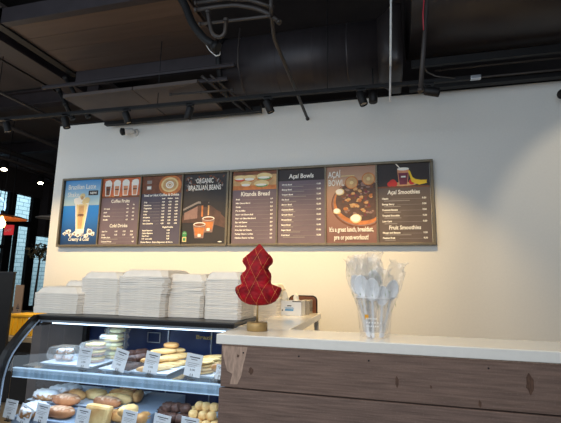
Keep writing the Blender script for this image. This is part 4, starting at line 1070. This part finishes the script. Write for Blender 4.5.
for i, (a_, b_, t_, lab, ln) in enumerate(((0,15,400,'leftmost price card on the lower shelf',0),(13,28,405,'steeply tilted price card, second on the lower shelf',14),(31,47,404,'price card in front of the sugared pastries',2),
        (72,88,408.5,'price card in front of the square pale pastry',1),(118.5,135,411,'price card in front of the golden rolls',2),(150,169,415,'price card in front of the dark chocolate buns',2),(178,197.5,418,'price card in front of the cheese balls',0))):
    card(a_, b_, t_, t_+21, 1.755, lab, ln, None)

# ------------------------------------------------------------ left room things
p0 = at(14, 272, 1, 2.8)
bc = thing('partition_board', 'tall black partition board at the left edge beside the display case', 'partition', (p0.x-.35, 2.95, 0))
q = MB(M['black']); q.box((-.35,-.15,0),(.35,-.125,p0.z), bev=.004); q.build('board_panel', bc)
q = MB(M['blackg']); q.box((-.352,-.152,p0.z-.01),(.352,-.123,p0.z+.003)); q.build('top_edge', bc)
# kraft carton standing
c0, c1 = at(12.5, 313, 1, 4.6), at(24, 285, 1, 4.6)
kb = thing('kraft_board', 'tall kraft board with a small printed crown mark, left room', 'carton', ((c0.x+c1.x)/2, 4.6, c0.z))
w_, h_ = abs(c1.x-c0.x), c1.z-c0.z
q = MB(M['kraft']); q.box((-w_/2,0,0),(w_/2,.015,h_), bev=.002); q.build('board_body', kb)
f = Flat(w_, h_, M['ink']); f.ell(.55,.30,.05,.03,0,6)
for x in (.42,.5,.58,.66): f.rect(x,.22,x+.05,.27,0)
f.rect(.36,.15,.76,.20,0); f.rect(.5,.07,.6,.12,0); f.done('printed_mark', kb, (-w_/2,0,0))
st_ = thing('side_table', 'low dark table under the kraft board and yellow crate', 'table', ((c0.x+c1.x)/2+.25, 4.7, 0))
q = MB(M['black']); q.box((-.7,-.35,c0.z-.03),(.6,.3,c0.z-.001)); q.build('table_top', st_)
for sx_ in (-.65,.55):
    for sy_ in (-.3,.25): q = MB(M['black']); q.box((sx_-.02,sy_-.02,0),(sx_+.02,sy_+.02,c0.z-.03)); q.build('leg', st_)
y0_, y1_ = at(10,335,1,3.4), at(35,315,1,3.4)
yc = thing('yellow_crate', 'yellow plastic crate behind the left end of the display case', 'crate', ((y0_.x+y1_.x)/2, 3.4, y0_.z))
w_, h_ = abs(y1_.x-y0_.x)/2, y1_.z-y0_.z
q = MB(M['yellow']); q.box((-w_,-.02,0),(w_,.17,h_), bev=.008); q.build('crate_body', yc)
q = MB(M['yellow']); q.box((-w_-.006,-.03,h_-.02),(w_+.006,.18,h_+.004), bev=.004)
for k in range(5): q.box((-w_+.02+k*w_*.42,-.026,.02),(-w_+.04+k*w_*.42,-.02,h_-.03))
q.build('crate_rim', yc)
cs = thing('storage_cabinet', 'grey storage cabinet carrying the yellow crate', 'cabinet', ((y0_.x+y1_.x)/2, 3.4, 0))
q = MB(M['greybox']); q.box((-.2,-.06,0),(.2,.19,y0_.z-.002), bev=.003); q.build('cabinet_body', cs)
q = MB(M['black']); q.box((-.19,-.066,.1),(-.005,-.06,y0_.z-.05)); q.box((.005,-.066,.1),(.19,-.06,y0_.z-.05)); q.build('door', cs)
# potted plant
pt = at(34, 300, 1, 6.2); pl = thing('potted_plant', 'small dark leafy potted tree in front of the white bricks', 'plant', (pt.x, 6.2, 0))
top_ = at(36, 252, 1, 6.2); tz = top_.z
q = MB(M['black']); q.tube([(0,0,.3),(.01,0,tz*.6),(.03,0,tz-.12)], [.025,.02,.014], 8); q.build('trunk', pl)
q = MB(M['black']); q.lathe([(.13,0),(.17,.32),(.18,.34),(.16,.34),(.15,.3)], n=20); q.build('pot', pl)
q = MB(M['leaf']); rl = random.Random(5)
for k in range(170):
    d_ = Vector((rl.gauss(0,1), rl.gauss(0,1), rl.gauss(0,.8))).normalized()*rl.uniform(.06,.23); c_ = Vector((.07,0,tz)) + Vector((d_.x*1.25,d_.y,d_.z*.9))
    u_ = Vector((rl.uniform(-1,1),rl.uniform(-1,1),rl.uniform(-1,.4))).normalized(); v_ = u_.cross(Vector((rl.uniform(-1,1),1,.3))).normalized()
    L1 = rl.uniform(.035,.06); q.poly([tuple(c_-u_*L1), tuple(c_+v_*L1*.42), tuple(c_+u_*L1), tuple(c_-v_*L1*.42)])
for k in range(14):
    a = rl.uniform(0,6.28); q.tube([(.03,0,tz-.13), (.07+.15*math.cos(a), .15*math.sin(a), tz+rl.uniform(-.08,.12))], .004, 4)
q.build('foliage', pl)
# pendant lamps
def pendant(px, py, y, r, mt, lab, bulb, cord_top=3.9):
    p_ = at(px, py, 1, y); t = thing('pendant_lamp', lab, 'pendant lamp', tuple(p_))
    q = MB(M[mt], M['black']); q.lathe([(.03,.07),(.05,.06),(r*.75,.03),(r,.0),(r,-.01),(r*.97,-.008),(r*.72,.022),(.04,.05)], n=32, cap=False); q.build('shade', t)
    q = MB(M['black']); q.lathe([(.03,.05),(.03,.11),(.012,.13)], n=12); q.tube([(0,0,.12),(0,0,4.2-p_.z)], .006, 5); q.build('cord', t)
    if bulb:
        q = MB(M['bulb']); q.lathe([(.012,.03),(.02,.0),(.055,-.06),(.06,-.10),(.045,-.14),(.01,-.16)], n=16); q.build('bulb', t)
        l = bpy.data.lights.new('pendant_glow','POINT'); l.energy = 14; l.color = (1,.62,.28); l.shadow_soft_size = .06
        o_ = bpy.data.objects.new('pendant_glow', l); COL.objects.link(o_); o_.location = p_ + Vector((0,0,-.2))
    return t
pendant(2, 218, 5.2, .36, 'copper', 'copper rimmed pendant lamp with a glowing bulb at the left edge', True)
pendant(49, 218, 7.6, .27, 'shade_w', 'pale pendant lamp half hidden by the menu wall, farther back', False)
# exit sign
pe = at(9, 230, 1, 6.5); ex = thing('exit_sign', 'small red exit sign hanging in the left room', 'sign', tuple(pe))
q = MB(M['redsign']); q.box((-.10,-.02,-.10),(.10,.02,.10), bev=.004); q.build('sign_box', ex)
f = Flat(.2,.2, INK[0]); f.text('EXIT', .5,.35,.36,0,'CENTER',width=.8,off=.001); f.done('lettering', ex, (-.1,-.021,-.1))
q = MB(M['black']); q.tube([(0,0,.1),(0,0,4.2-pe.z)], .008, 5); q.build('hanging_rod', ex)

# ------------------------------------------------------------ lights
def spot(loc, aim, power, col, ang, blend=.6, r=.03):
    l = bpy.data.lights.new('spot','SPOT'); l.energy = power; l.color = col; l.spot_size = R(ang); l.spot_blend = blend; l.shadow_soft_size = r
    o = bpy.data.objects.new('spot', l); COL.objects.link(o); o.location = loc
    o.rotation_euler = (Vector(aim)).to_track_quat('-Z','Y').to_euler(); return o
WARM = (1,.68,.29)
for x, pw_ in ((-3.35,46),(-2.65,48),(-1.9,48),(-1.15,48),(-.45,44),(.2,36)):
    spot((x, 2.62, Z(1.37)), (0, .45, -1), pw_*1.85, WARM, 80, .8)
spot((1.75, 1.7, Z(1.5)), (.10, 1, -.62), 40, (1,.84,.6), 62, .35)
for x in (-1.5, -.7, .2, 1.2):
    spot((x, 1.5, 3.4), (0, .18, -1), 42, (1,.82,.54), 70, .8, .08)
area((-.7, -.2, 1.9), 1.6, .8, 12.5, (1,.88,.74), (R(84),0,0), 'front_fill')
# cool daylight from the shop front behind the camera
area((-2.0, -.9, 2.6), 6.0, 2.6, 86, (.68,.84,1), (R(80),0,R(-8)), 'daylight')
area((-5.2, 1.5, 2.2), 2.4, 2.4, 14, (.85,.93,1), (R(85),0,R(-75)), 'side_daylight')
l_ = bpy.data.lights.new('room_fill','POINT'); l_.energy = 22; l_.color = (1,.86,.68); l_.shadow_soft_size = .3  # added fill without a fixture, brightens the dim left room
o_ = bpy.data.objects.new('room_fill', l_); COL.objects.link(o_); o_.location = (-4.6, 3.2, 2.2)
# daylight on the brick outside
area((-10.8, 13.2, 5.2), 4, 6, 420, (.82,.93,1), (0, R(62), 0), 'street_daylight')

w = bpy.data.worlds.new('world'); sc.world = w; w.use_nodes = True
w.node_tree.nodes['Background'].inputs[0].default_value = (.55,.62,.72,1); w.node_tree.nodes['Background'].inputs[1].default_value = .22
sc.view_settings.view_transform = 'Standard'; sc.view_settings.look = 'None'; sc.view_settings.exposure = 0
